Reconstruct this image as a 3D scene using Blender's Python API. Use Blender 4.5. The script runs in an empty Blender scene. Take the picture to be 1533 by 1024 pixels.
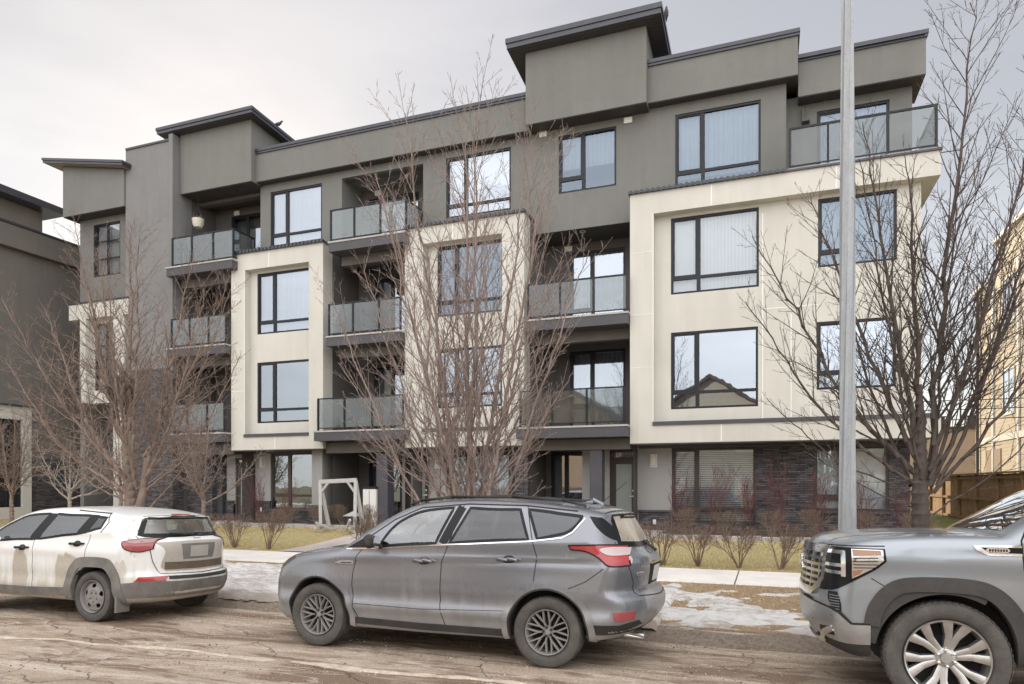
import bpy, bmesh, math, random
import numpy as np
from mathutils import Vector, Matrix
from mathutils.geometry import delaunay_2d_cdt
R = math.radians
scene = bpy.context.scene
COL = scene.collection

# ------------------------------------------------------------------ mesh helpers
class MB:
    def __init__(s): s.v = []; s.f = []; s.m = []
    def add(s, vs, fs, mi=0):
        o = len(s.v); s.v.extend([tuple(p) for p in vs])
        for f in fs: s.f.append(tuple(i + o for i in f)); s.m.append(mi)
        return s
    def box(s, x0, x1, y0, y1, z0, z1, mi=0):
        if x0 > x1: x0, x1 = x1, x0
        if y0 > y1: y0, y1 = y1, y0
        if z0 > z1: z0, z1 = z1, z0
        s.add([(x0,y0,z0),(x1,y0,z0),(x1,y1,z0),(x0,y1,z0),(x0,y0,z1),(x1,y0,z1),(x1,y1,z1),(x0,y1,z1)],
              [(0,3,2,1),(4,5,6,7),(0,1,5,4),(1,2,6,5),(2,3,7,6),(3,0,4,7)], mi); return s
    def tube(s, pts, rads, n=6, mi=0, cap=True):
        pts = [Vector(p) for p in pts]; k = len(pts)
        if not hasattr(rads, '__len__'): rads = [rads] * k
        vs = []; ref = None
        for i in range(k):
            d = (pts[min(i+1,k-1)] - pts[max(i-1,0)])
            d = d.normalized() if d.length > 1e-9 else Vector((0,0,1))
            if ref is None: ref = Vector((1,0,0)) if abs(d.x) < .9 else Vector((0,1,0))
            a = d.cross(ref); a = a.normalized() if a.length > 1e-6 else Vector((0,1,0)); b = d.cross(a); ref = b.cross(d)
            ref = a.cross(d) * -1 if False else ref
            for j in range(n):
                t = 2*math.pi*j/n; vs.append(pts[i] + (a*math.cos(t) + b*math.sin(t)) * rads[i])
        fs = [(i*n+j, i*n+(j+1)%n, (i+1)*n+(j+1)%n, (i+1)*n+j) for i in range(k-1) for j in range(n)]
        if cap: fs += [tuple(range(n))[::-1], tuple((k-1)*n + j for j in range(n))]
        s.add(vs, fs, mi); return s
    def bar(s, a, b, w, h, mi=0, up=(0,0,1)):
        a = Vector(a); b = Vector(b); d = (b-a).normalized(); u = Vector(up)
        x = d.cross(u)
        if x.length < 1e-4: x = d.cross(Vector((0,1,0)))
        x.normalize(); y = x.cross(d)
        vs = []
        for p in (a, b):
            for sx, sy in ((-1,-1),(1,-1),(1,1),(-1,1)): vs.append(p + x*sx*w/2 + y*sy*h/2)
        s.add(vs, [(0,1,2,3),(7,6,5,4),(0,4,5,1),(1,5,6,2),(2,6,7,3),(3,7,4,0)], mi); return s
    def lathe(s, prof, axis='y', c=(0,0,0), n=40, mi=0, close=False):
        # prof: list of (radius, offset along axis)
        vs = []; k = len(prof)
        for (r, o) in prof:
            for j in range(n):
                t = 2*math.pi*j/n; a, b = r*math.cos(t), r*math.sin(t)
                p = {'y': (a, o, b), 'z': (a, b, o), 'x': (o, a, b)}[axis]
                vs.append((p[0]+c[0], p[1]+c[1], p[2]+c[2]))
        kk = k if close else k-1
        fs = [(i*n+j, i*n+(j+1)%n, ((i+1)%k)*n+(j+1)%n, ((i+1)%k)*n+j) for i in range(kk) for j in range(n)]
        s.add(vs, fs, mi); return s
    def build(s, name, mats, parent=None, smooth=None, bevel=0, fix=False):
        me = bpy.data.meshes.new(name); me.from_pydata(s.v, [], s.f); 
        if not isinstance(mats, (list, tuple)): mats = [mats]
        for m in mats: me.materials.append(m)
        if len(mats) > 1: me.polygons.foreach_set('material_index', s.m)
        if fix:
            bm = bmesh.new(); bm.from_mesh(me); bmesh.ops.recalc_face_normals(bm, faces=bm.faces); bm.to_mesh(me); bm.free()
        if smooth is not None:
            me.polygons.foreach_set('use_smooth', [True]*len(me.polygons))
            if smooth < 180: me.set_sharp_from_angle(angle=R(smooth))
        me.update()
        o = bpy.data.objects.new(name, me); COL.objects.link(o)
        if parent: o.parent = parent
        if bevel:
            b = o.modifiers.new('bevel', 'BEVEL'); b.width = bevel; b.segments = 2; b.limit_method = 'ANGLE'
        return o

def tag(o, label=None, cat=None, group=None, kind=None):
    if label: o['label'] = label
    if cat: o['category'] = cat
    if group: o['group'] = group
    if kind: o['kind'] = kind
    return o
def thing(name, label, cat, loc=(0,0,0), rz=0, group=None):
    o = bpy.data.objects.new(name, None); COL.objects.link(o); o.location = loc; o.rotation_euler = (0,0,rz)
    o.empty_display_size = .2
    return tag(o, label, cat, group)
def dup(root, loc, rz=0, label=None, scale=1):
    r = root.copy(); COL.objects.link(r); r.location = loc; r.rotation_euler = (0,0,rz); r.scale = (scale,)*3
    if label: r['label'] = label
    for ch in list(root.children):
        c = ch.copy(); COL.objects.link(c); c.parent = r
        for g in list(ch.children):
            d = g.copy(); COL.objects.link(d); d.parent = c
    return r

# ------------------------------------------------------------------ materials
class NT:
    def __init__(s, name):
        s.m = bpy.data.materials.new(name); s.m.use_nodes = True; s.t = s.m.node_tree; s.t.nodes.clear()
        s.out = s.t.nodes.new('ShaderNodeOutputMaterial')
    def n(s, typ, ins=None, **kw):
        x = s.t.nodes.new('ShaderNode'+typ)
        for k, v in kw.items(): setattr(x, k, v)
        for k, v in (ins or {}).items():
            if isinstance(v, bpy.types.NodeSocket): s.t.links.new(v, x.inputs[k])
            elif v is not None: x.inputs[k].default_value = v
        return x
    def L(s, a, b): s.t.links.new(a, b)
    def noise(s, vec, scale, detail=4, rough=.55, dist=0):
        return s.n('TexNoise', {'Vector': vec, 'Scale': scale, 'Detail': detail, 'Roughness': rough, 'Distortion': dist}).outputs['Fac']
    def math(s, op, a, b=0, c=None, clamp=False):
        x = s.n('Math', {0: a, 1: b}, operation=op, use_clamp=clamp)
        if c is not None: 
            if isinstance(c, bpy.types.NodeSocket): s.L(c, x.inputs[2])
            else: x.inputs[2].default_value = c
        return x.outputs[0]
    def ramp(s, fac, stops, interp='LINEAR'):
        x = s.n('ValToRGB', {'Fac': fac}); e = x.color_ramp.elements; x.color_ramp.interpolation = interp
        while len(e) < len(stops): e.new(.5)
        for i, (p, c) in enumerate(stops):
            e[i].position = p; c = (c,c,c) if not hasattr(c, '__len__') else c; e[i].color = (*c[:3], 1)
        return x.outputs['Color']
    def mix(s, f, a, b, mode='MIX'):
        x = s.n('Mix', data_type='RGBA', blend_type=mode)
        for k, v in ((0, f), (6, a), (7, b)):
            if isinstance(v, bpy.types.NodeSocket): s.L(v, x.inputs[k])
            else: x.inputs[k].default_value = v if k == 0 else ((*v[:3], 1) if hasattr(v, '__len__') else (v,v,v,1))
        return x.outputs[2]
    def maprange(s, v, a, b, c=0, d=1, smooth=False):
        x = s.n('MapRange', {'Value': v, 'From Min': a, 'From Max': b, 'To Min': c, 'To Max': d})
        if smooth: x.interpolation_type = 'SMOOTHSTEP'
        return x.outputs[0]
    def obj(s): return s.n('TexCoord').outputs['Object']
    def pos(s): return s.n('NewGeometry').outputs['Position']
    def scaled(s, vec, sc): return s.n('Mapping', {'Vector': vec, 'Scale': sc}).outputs[0]
    def bump(s, h, strength=.3, dist=.01): return s.n('Bump', {'Height': h, 'Strength': strength, 'Distance': dist}).outputs[0]
    def bsdf(s, col, rough=.6, metal=0, normal=None, spec=.5, coat=0, coatr=.03, **kw):
        c = col if isinstance(col, bpy.types.NodeSocket) else (*col[:3], 1)
        ins = {'Base Color': c, 'Roughness': rough, 'Metallic': metal, 'Specular IOR Level': spec, 'Coat Weight': coat, 'Coat Roughness': coatr}
        if normal is not None: ins['Normal'] = normal
        x = s.n('BsdfPrincipled', ins); return x.outputs[0]
    def done(s, sh): s.L(sh, s.out.inputs['Surface']); return s.m

def simple(name, col, rough=.6, metal=0, var=.12, scale=3, bump=.0, bscale=60, coat=0, spec=.5):
    n = NT(name); v = n.obj()
    f = n.noise(v, scale, 5)
    c = n.mix(n.maprange(f, .3, .7), [x*(1-var) for x in col], [min(1, x*(1+var)) for x in col])
    nm = n.bump(n.noise(v, bscale, 3), bump, .01) if bump else None
    return n.done(n.bsdf(c, rough, metal, nm, spec, coat))

def stucco(name, col, var=.1):
    n = NT(name); p = n.pos()
    big = n.noise(p, .55, 6, .65); mid = n.noise(p, 4, 5, .6)
    streak = n.noise(n.scaled(p, (3, 3, .25)), 1.4, 4, .6)
    f = n.math('ADD', n.math('MULTIPLY', big, .5), n.math('ADD', n.math('MULTIPLY', mid, .2), n.math('MULTIPLY', streak, .3)))
    c = n.mix(n.maprange(f, .36, .64), [x*(1-var) for x in col], [x*(1+var) for x in col])
    nm = n.bump(n.noise(p, 90, 3, .7), .35, .006)
    return n.done(n.bsdf(c, .9, 0, nm, .25))

def panel(name, col):
    n = NT(name); p = n.pos()
    f = n.math('ADD', n.math('MULTIPLY', n.noise(p, .7, 5), .6), n.math('MULTIPLY', n.noise(n.scaled(p, (4, 4, .4)), 1, 4), .4))
    c = n.mix(n.maprange(f, .35, .65), [x*.92 for x in col], [x*1.05 for x in col])
    dirt = n.maprange(n.noise(n.scaled(p, (5, 5, .5)), 1.2, 5, .7), .55, .8)
    c = n.mix(n.math('MULTIPLY', dirt, .25), c, [x*.7 for x in col])
    nm = n.bump(n.noise(p, 60, 2), .12, .004)
    return n.done(n.bsdf(c, .75, 0, nm, .3))

def ledgestone(name, c1, c2, mort):
    n = NT(name); p = n.pos(); sx = n.n('SeparateXYZ', {0: p})
    u = n.math('ADD', sx.outputs[0], sx.outputs[1])
    v = n.n('CombineXYZ', {0: u, 1: sx.outputs[2]}).outputs[0]
    wob = n.n('VectorMath', {0: v, 1: n.n('TexNoise', {'Vector': p, 'Scale': 2.0}).outputs['Color']}, operation='MULTIPLY_ADD'); 
    b = n.n('TexBrick', {'Vector': v, 'Color1': (*c1,1), 'Color2': (*c2,1), 'Mortar': (*mort,1), 'Scale': 1, 'Mortar Size': .006,
        'Mortar Smooth': .3, 'Bias': -.05, 'Brick Width': .21, 'Row Height': .047}, offset=.37, squash=1.6, squash_frequency=3)
    n.t.nodes.remove(wob.outputs[0].node)
    b2 = n.n('TexBrick', {'Vector': v, 'Color1': (0,0,0,1), 'Color2': (1,1,1,1), 'Mortar': (0,0,0,1), 'Scale': 1, 'Mortar Size': .006,
        'Mortar Smooth': .4, 'Bias': 0, 'Brick Width': .21, 'Row Height': .047}, offset=.37, squash=1.6, squash_frequency=3)
    c = n.mix(n.math('MULTIPLY', n.noise(p, 9, 5, .7), .55), b.outputs['Color'], c2)
    h = n.math('ADD', b2.outputs['Color'], n.math('MULTIPLY', n.noise(p, 30, 5, .7), .6))
    return n.done(n.bsdf(c, .8, 0, n.bump(h, .9, .03), .35))

def siding(name, col, lap=.15):
    n = NT(name); p = n.pos(); z = n.n('SeparateXYZ', {0: p}).outputs[2]
    fr = n.math('FRACT', n.math('DIVIDE', z, lap))
    c = n.mix(n.maprange(n.noise(p, 1.2, 5), .35, .65), [x*.93 for x in col], [x*1.05 for x in col])
    c = n.mix(n.maprange(fr, .0, .07, 1, 0), c, [x*.35 for x in col])
    return n.done(n.bsdf(c, .7, 0, n.bump(n.math('SUBTRACT', 1, fr), .6, .02), .3))

def glass_window(name, refl=.27, tint=(.80,.86,.92), rough=.01, wavy=.02):
    n = NT(name); p = n.pos()
    nm = n.bump(n.noise(p, 1.6, 2), wavy, .05)
    fr = n.n('LayerWeight', {'Blend': .35, 'Normal': nm}).outputs['Fresnel']
    f = n.math('ADD', n.math('MULTIPLY', fr, .7), refl, clamp=True)
    gl = n.n('BsdfGlossy', {'Color': (*tint,1), 'Roughness': rough, 'Normal': nm}).outputs[0]
    tr = n.n('BsdfTransparent', {'Color': (.85,.88,.90,1)}).outputs[0]
    return n.done(n.n('MixShader', {0: f, 1: tr, 2: gl}).outputs[0])

def glass_rail(name):
    n = NT(name); p = n.pos()
    fr = n.n('LayerWeight', {'Blend': .4}).outputs['Fresnel']
    gl = n.n('BsdfGlossy', {'Color': (.9,.93,.95,1), 'Roughness': .03}).outputs[0]
    df = n.n('BsdfPrincipled', {'Base Color': (.32,.34,.34,1), 'Roughness': .5}).outputs[0]
    tr = n.n('BsdfTransparent', {'Color': (.64,.66,.66,1)}).outputs[0]
    dirt = n.maprange(n.noise(p, 3, 5), .3, .8, .05, .16)
    a = n.n('MixShader', {0: dirt, 1: tr, 2: df}).outputs[0]
    return n.done(n.n('MixShader', {0: n.math('ADD', n.math('MULTIPLY', fr, .35), .03, clamp=True), 1: a, 2: gl}).outputs[0])

def metal_m(name, col, rough=.4, var=.1, metal=0.6):
    n = NT(name); p = n.obj()
    c = n.mix(n.maprange(n.noise(p, 6, 5, .7), .3, .7), [x*(1-var) for x in col], [x*(1+var) for x in col])
    r = n.maprange(n.noise(p, 14, 4), .3, .7, rough*.85, rough*1.2)
    x = n.n('BsdfPrincipled', {'Base Color': c, 'Roughness': r, 'Metallic': metal}); return n.done(x.outputs[0])

def bark(name, col, sc=1):
    n = NT(name); p = n.pos()
    f = n.noise(n.scaled(p, (14*sc, 14*sc, 3*sc)), 1.2, 6, .7)
    big = n.noise(p, 1.1, 3)
    c = n.mix(n.maprange(f, .3, .7), [x*.55 for x in col], [x*1.35 for x in col])
    c = n.mix(n.maprange(big, .4, .65, 0, .5), c, [col[0]*1.25, col[1]*1.22, col[2]*1.25])
    return n.done(n.bsdf(c, .9, 0, n.bump(f, .6, .02), .2))

M = {}
M['stucco'] = stucco('grey_stucco', (.182,.181,.170))
M['stucco2'] = stucco('warm_grey_stucco', (.205,.203,.202))
M['stucco_shade'] = stucco('shade_toned_stucco', (.125,.115,.11))  # darker copy of the stucco, recess shade painted into its colour
M['stucco_gnd'] = stucco('light_grey_stucco', (.36,.355,.345), .05)
M['taupe'] = stucco('taupe_stucco', (.165,.152,.138))
M['cream'] = panel('cream_panel', (.58,.56,.505))
M['trim_white'] = simple('white_trim', (.78,.77,.73), .5, var=.03)
M['slab'] = simple('charcoal_fascia', (.065,.062,.07), .55, var=.1, scale=2)
M['cap'] = simple('dark_metal_cap', (.045,.048,.062), .35, var=.12, scale=5)
M['soffit'] = simple('dark_soffit', (.05,.045,.043), .6, var=.1)
M['soffit_tan'] = simple('tan_soffit', (.30,.24,.18), .7, var=.15)
M['beam'] = simple('brown_grey_beam', (.105,.09,.083), .7, var=.1)
M['concrete_edge'] = simple('concrete_edge', (.42,.40,.38), .85, var=.12, bump=.2)
M['frame'] = simple('black_frame', (.016,.017,.023), .4, var=.1, spec=.3)
M['frame_br'] = simple('dark_brown_frame', (.05,.038,.036), .45, var=.1)
M['stone'] = ledgestone('dark_ledgestone', (.20,.185,.19), (.055,.05,.055), (.012,.012,.014))
M['pane'] = glass_window('window_glass', .34, (.78,.85,.94)); M['pane_mid'] = glass_window('window_glass_sky_tint', .15, (.62,.74,.88)); M['sheer_dk'] = simple('grey_blue_curtain', (.26,.29,.32), .8, var=.1)  # blue gloss tint of the panes paints in reflected sky
M['pane_dim'] = glass_window('window_glass_dim', .14)
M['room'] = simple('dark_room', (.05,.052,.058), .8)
M['blind'] = simple('white_blind', (.70,.71,.70), .7, var=.04)
M['sheer'] = simple('sheer_curtain', (.44,.48,.51), .8, var=.06)
M['rail'] = simple('black_rail', (.015,.016,.02), .4, spec=.3)
M['railglass'] = glass_rail('railing_glass')
M['lampglass'] = simple('frosted_lamp_glass', (.60,.56,.47), .4, var=.04)
M['white'] = simple('weathered_white', (.48,.48,.46), .6, var=.1, scale=8)
M['column'] = simple('charcoal_column', (.075,.072,.085), .6, var=.12)
M['doorglass'] = simple('frosted_door_glass', (.30,.33,.31), .25, var=.05)
# ------------------------------------------------------------------ ground
def smooth(a, b, t): 
    t = max(0, min(1, (t-a)/(b-a))); return t*t*(3-2*t)
def gz(x, y):
    """ground height"""
    if y < 8.45: return -.035*max(0, min(y-6.2, 2.3))
    if y < 8.6: return .06
    if y < 11.5: return .06 + .14*(y-8.6)/2.9
    if y < 13.35: return .2
    return .2 + .26*smooth(13.4, 18.5, y)
def sheet(name, xs, ys, zf, mat, label=None, cat=None, kind='structure', jit=0):
    rnd = random.Random(5); mb = MB(); nx = len(xs)
    vs = [(x, y, zf(x, y) + (rnd.uniform(-jit, jit) if jit else 0)) for y in ys for x in xs]
    fs = [(j*nx+i, j*nx+i+1, (j+1)*nx+i+1, (j+1)*nx+i) for j in range(len(ys)-1) for i in range(nx-1)]
    mb.add(vs, fs); o = mb.build(name, mat, smooth=60); tag(o, label, cat, None, kind); return o
def rng(a, b, st): 
    n = max(1, int(round((b-a)/st))); return [a+(b-a)*i/n for i in range(n+1)]

def road_mat():
    n = NT('worn_road'); p = n.pos(); sp = n.n('SeparateXYZ', {0: p}); x, y = sp.outputs[0], sp.outputs[1]
    str_ = n.scaled(p, (.35, 1.6, 1)); st2 = n.scaled(p, (.9, 2.2, 1))
    big = n.noise(str_, 1.1, 6, .6, .6); mid = n.noise(st2, 3.0, 7, .65); fine = n.noise(p, 38, 6, .8); grit = n.noise(p, 110, 4, .85)
    c = n.mix(n.maprange(mid, .35, .68), (.40,.325,.25), (.59,.50,.40))
    # damp brown mud patches
    mud = n.maprange(n.math('ADD', n.math('MULTIPLY', big, .65), n.math('MULTIPLY', mid, .35)), .475, .545)
    yw = n.math('MULTIPLY', n.maprange(y, 4.2, 5.0), n.maprange(y, 8.6, 7.8))
    c = n.mix(n.math('MULTIPLY', mud, n.math('ADD', n.math('MULTIPLY', yw, .45), .42)), c, (.19,.12,.075))
    # pale salt / slush ridge lines
    sl = n.noise(n.scaled(p, (.25, 1.3, 1)), 1.6, 5, .55, 1.2)
    ridge = n.maprange(n.math('ABSOLUTE', n.math('SUBTRACT', sl, .5)), .0, .022, 1, 0)
    c = n.mix(n.math('MULTIPLY', ridge, .55), c, (.74,.68,.60))
    # cracks
    vo = n.n('TexVoronoi', {'Vector': n.n('VectorMath', {0: n.scaled(p, (.45,.8,1)), 1: n.n('VectorMath', {0: n.n('TexNoise', {'Vector': p, 'Scale': 1.3, 'Detail': 6}).outputs['Color'], 'Scale': .55}, operation='SCALE').outputs[0]}, operation='ADD').outputs[0], 'Scale': 1.0}, feature='DISTANCE_TO_EDGE').outputs['Distance']
    crack = n.maprange(vo, .0, .008, 1, 0)
    c = n.mix(n.math('MULTIPLY', crack, .8), c, (.05,.035,.025))
    c = n.mix(n.maprange(fine, .42, .62, .0, .75), c, n.mix(1, c, (.50,.46,.43), 'MULTIPLY'))
    c = n.mix(n.maprange(grit, .54, .64, 0, .6), c, (.66,.60,.53)); c = n.mix(n.maprange(grit, .46, .38, 0, .5), c, (.14,.10,.08))
    c = n.mix(n.maprange(n.noise(p, 180, 2), .66, .74, 0, .6), c, (.06,.045,.035))
    h = n.math('ADD', n.math('MULTIPLY', mid, .8), n.math('ADD', n.math('MULTIPLY', fine, .35), n.math('MULTIPLY', crack, -.6)))
    h = n.math('ADD', h, n.math('MULTIPLY', grit, .12))
    rough = n.maprange(mud, 0, 1, .9, .62)
    return n.done(n.bsdf(c, rough, 0, n.bump(h, .7, .03), .3))
def grassy_mat(name, c1, c2, c3):
    n = NT(name); p = n.pos()
    a = n.noise(p, 1.2, 6, .6); b = n.noise(p, 22, 6, .75); f = n.noise(n.scaled(p, (60, 120, 60)), 1.5, 4, .7)
    c = n.mix(n.maprange(a, .35, .65), c1, c2); c = n.mix(n.maprange(b, .4, .7), c, c3)
    c = n.mix(n.maprange(f, .35, .7, 0, .6), c, [x*.35 for x in c1])
    return n.done(n.bsdf(c, .95, 0, n.bump(n.math('ADD', b, f), .8, .03), .1))
def concrete_mat(name, col, wet=.3):
    n = NT(name); p = n.pos()
    a = n.noise(p, .9, 6, .6); b = n.noise(p, 35, 6, .75)
    c = n.mix(n.maprange(a, .38, .62), [x*.86 for x in col], [x*1.06 for x in col])
    c = n.mix(n.maprange(b, .35, .7, 0, .35), c, [x*.68 for x in col])
    c = n.mix(n.maprange(n.noise(p, 2.4, 5), .6, .7, 0, wet), c, [x*.5 for x in col])
    return n.done(n.bsdf(c, .85, 0, n.bump(b, .3, .01), .3))
M['road'] = road_mat()
M['dead_grass'] = grassy_mat('dead_grass_ground', (.38,.25,.14), (.50,.37,.24), (.60,.48,.34))
M['lawn'] = grassy_mat('winter_lawn', (.46,.37,.18), (.58,.48,.26), (.64,.54,.34))
M['lawn_green'] = grassy_mat('green_lawn', (.17,.19,.06), (.24,.25,.09), (.3,.29,.13))
M['bed'] = grassy_mat('bed_soil', (.10,.07,.052), (.17,.125,.095), (.26,.2,.16))
M['concrete'] = concrete_mat('sidewalk_concrete', (.80,.77,.73), .15)
M['concrete_pk'] = concrete_mat('walk_concrete', (.50,.45,.42))
M['kerb'] = grassy_mat('kerb_dirt', (.24,.185,.14), (.36,.295,.24), (.50,.44,.38))
M['far'] = grassy_mat('far_ground', (.24,.22,.13), (.3,.27,.17), (.33,.3,.2))

g = MB(); g.add([(-400,-400,-.35),(400,-400,-.35),(400,400,-.35),(-400,400,-.35)], [(0,1,2,3)])
tag(g.build('ground', M['far']), kind='structure')
sheet('road', rng(-60, 40, 1), rng(-9, 6.2, 1)+rng(6.3, 8.48, .2), gz, M['road'])
sheet('far_sidewalk', rng(-60, 40, 4), rng(-12.5, -9, .7), lambda x, y: .02, M['concrete'])
# dirty kerb, mostly buried
kb = MB()
kx = rng(-60, 40, .12); rk = random.Random(3); prof = [(8.18,-.10),(8.27,-.04),(8.36,.02),(8.46,.055),(8.64,.062)]
nz = [0]*len(kx)
for q in range(len(kx)): nz[q] = .02*math.sin(kx[q]*3.1)+.015*math.sin(kx[q]*7.7+1)+rk.uniform(-.008,.008)
vs = []
for i, x in enumerate(kx):
    for j, (y, z) in enumerate(prof): vs.append((x, y+nz[i]*(1.4 if j < 4 else 0), z+(nz[i]*.4 if 0 < j < 4 else 0)))
kb.add(vs, [(i*5+j, (i+1)*5+j, (i+1)*5+j+1, i*5+j+1) for i in range(len(kx)-1) for j in range(4)])
tag(kb.build('kerb', M['kerb'], smooth=60), kind='structure')
def bz(x, y): return gz(x, y) + .012*math.sin(x*2.3+y*1.7)*math.sin(y*3.1) + .008*math.sin(x*7+y*5)
sheet('boulevard', rng(-60, 40, .25), rng(8.6, 11.5, .145), lambda x, y: bz(x, y) if 8.65 < y < 11.45 else gz(x, y), M['dead_grass'])
# sidewalk slabs with joints (real grooves)
sw = MB()
x = -60.0; k = 0
while x < 40:
    L = 1.75; sw.box(x+.01, x+L-.01, 11.5, 13.35, .05, .21)
    x += L; k += 1
tag(sw.build('sidewalk', M['concrete'], bevel=.008), kind='structure')
jt = MB(); jt.add([(-60,11.5,.195),(40,11.5,.195),(40,13.35,.195),(-60,13.35,.195)], [(0,1,2,3)]); tag(jt.build('sidewalk_joint_bed', M['bed']), kind='structure')
lw = sheet('lawn', rng(-60, 26, .5), rng(13.35, 40, .5), lambda x, y: gz(x, y), M['lawn'])
def strip(name, x0, x1, y0, y1, dz, mat, curve=None):
    xs = rng(x0, x1, .3); ys = rng(y0, y1, .3)
    return sheet(name, xs, ys, lambda x, y: gz(x, y)+dz, mat)
strip('garden_bed', -26, -10.95, 17.9, 20.5, .012, M['bed'])
strip('garden_bed', -9.55, -4.35, 17.5, 20.5, .012, M['bed'])
strip('garden_bed', -2.65, 4.2, 17.6, 20.5, .012, M['bed'])
strip('walkway', -10.9, -9.6, 13.35, 21, .03, M['concrete_pk'])
strip('walkway', -4.3, -2.7, 13.35, 21, .03, M['concrete_pk'])
strip('walkway', -18.6, -17.3, 13.35, 21, .03, M['concrete_pk'])
strip('side_lawn', 4.3, 7.0, 14, 44, .016, M['lawn_green'])
for a, b, y, where in ((-26,-18.65,17.85,'at the far left end'),(-17.25,-10.95,17.85,'left of the swing frame walk'),(-9.55,-4.35,17.45,'behind the grey car'),(-2.65,4.2,17.55,'in front of the slatted-blind window')):
    x = a; ed = MB()
    while x < b-.3:
        L = min(.42, b-x); ed.box(x, x+L-.015, y-.07, y+.07, gz(x, y)-.05, gz(x, y)+.11+.01*math.sin(x*9)); x += L
    tag(ed.build('bed_edging', M['concrete_edge'], bevel=.012), 'low grey block edging of the shrub bed '+where, 'garden edging', 'block edgings along the lawn')
# retaining strip seen at the right behind the lawn
# snow ------------------------------------------------------------
from mathutils import noise as mnoise
def fbm(x, y, s=1, o=4):
    v = 0; a = 1; t = 0
    for i in range(o):
        v += a*mnoise.noise(Vector((x*s, y*s, 3.7+i*7))); t += a; a *= .5; s *= 2.1
    return v/t
def snow_field(x, y):
    base = -.07
    if x < -1.3: base = .13
    if -9 < x < -5: base = .17
    base += .10 * (1-smooth(9.0, 11.3, y))                          # more near the kerb
    if x > -1.3: base = -.13 + .30*math.exp(-((y-(8.98 - .16*(x-0)))/.42)**2) - .16*smooth(0.4, 3.5, x) + .16*math.exp(-((y-(9.9-.65*(x+.6)))/.4)**2)*(1 if x < 1.0 else 0)
    if y > 11.2: base -= (y-11.2)*2.4
    if y < 8.62: base -= (8.62-y)*1.4
    return base + .50*fbm(x*.9, y*2.3, .9, 5) + .30*fbm(x*3.1+9, y*7.5, 1, 3)
sn = MB(); st = .035; xs = rng(-14.5, 3.2, st*1.3); ys = rng(8.36, 11.5, st); nx = len(xs)
H = [[snow_field(x, y) for x in xs] for y in ys]
idx = {}
for j, y in enumerate(ys):
    for i, x in enumerate(xs):
        h = H[j][i]
        z = max(bz(x, y) if 8.65 < y < 11.45 else gz(x, max(y, 8.5)), gz(x, y)) + min(.07, max(-.02, h*.30)) + .016*fbm(x*1.0, y*2.2, 5, 3)
        idx[(i,j)] = len(sn.v); sn.v.append((x, y, z))
for j in range(len(ys)-1):
    for i in range(nx-1):
        if max(H[j][i], H[j][i+1], H[j+1][i], H[j+1][i+1]) > -.01:
            sn.f.append((idx[(i,j)], idx[(i+1,j)], idx[(i+1,j+1)], idx[(i,j+1)])); sn.m.append(0)
n = NT('old_snow'); p = n.pos()
c = n.mix(n.maprange(n.noise(n.scaled(p, (1,3,1)), 3.2, 7, .75), .46, .62), (.76,.76,.76), (.44,.37,.31))
c = n.mix(n.maprange(n.noise(p, 60, 4, .8), .58, .72, 0, .6), c, (.25,.19,.14))
sp = n.n('SeparateXYZ', {0: p}); c = n.mix(n.maprange(n.math('ADD', sp.outputs[1], n.math('MULTIPLY', n.noise(p, 2.2, 4), .7)), 8.75, 9.15, .85, 0), c, (.33,.27,.22))
M['snow'] = n.done(n.bsdf(c, .6, 0, n.bump(n.noise(n.scaled(p,(1,1.8,1)), 14, 7, .75), .9, .05), .4))
tag(sn.build('snow', M['snow'], smooth=60), kind='stuff')
# grass blades ----------------------------------------------------
def blades(name, n_, x0, x1, y0, y1, h0, h1, mats, avoid=(), w=.006, lean=.7, cond=None, label=None):
    rd = random.Random(hash(name) % 1000 if False else len(name)*7); mb = MB()
    for _ in range(n_):
        x = rd.uniform(x0, x1); y = rd.uniform(y0, y1)
        if any(a < x < b for a, b in avoid) or (cond and not cond(x, y)): continue
        z = gz(x, y); a = rd.uniform(0, 6.28); h = rd.uniform(h0, h1); l = rd.uniform(0, lean)*h; b2 = rd.uniform(0, 6.28)
        dx, dy = w*math.cos(a), w*math.sin(a)
        mb.add([(x-dx,y-dy,z),(x+dx,y+dy,z),(x+l*math.cos(b2), y+l*math.sin(b2), z+h)], [(0,1,2)], rd.randrange(len(mats)))
    return tag(mb.build(name, mats), kind='stuff')
gm = [simple('straw_blade', (.50,.39,.22), .8), simple('brown_blade', (.33,.21,.11), .8), simple('pale_blade', (.60,.50,.34), .8)]
lm = [simple('lawn_blade', (.56,.46,.22), .8), simple('lawn_straw', (.70,.59,.35), .8), simple('lawn_green_blade', (.46,.42,.18), .8)]
blades('dead_grass', 26000, -14.5, 3.5, 8.65, 11.5, .01, .035, gm, lean=2.2, cond=lambda x, y: snow_field(x, y) < .03)
blades('lawn_grass', 42000, -15.5, 5, 13.38, 17.6, .015, .045, lm, avoid=((-10.95,-9.55),(-4.35,-2.65)), lean=1.2)
# leaf litter in the bed and under the hedge
blades('leaf_litter', 5000, -15, 4.2, 17.7, 20, .005, .03, [gm[1], simple('litter', (.24,.16,.11), .8)], w=.02, lean=2, avoid=((-10.95,-9.55),(-4.35,-2.65)))

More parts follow.
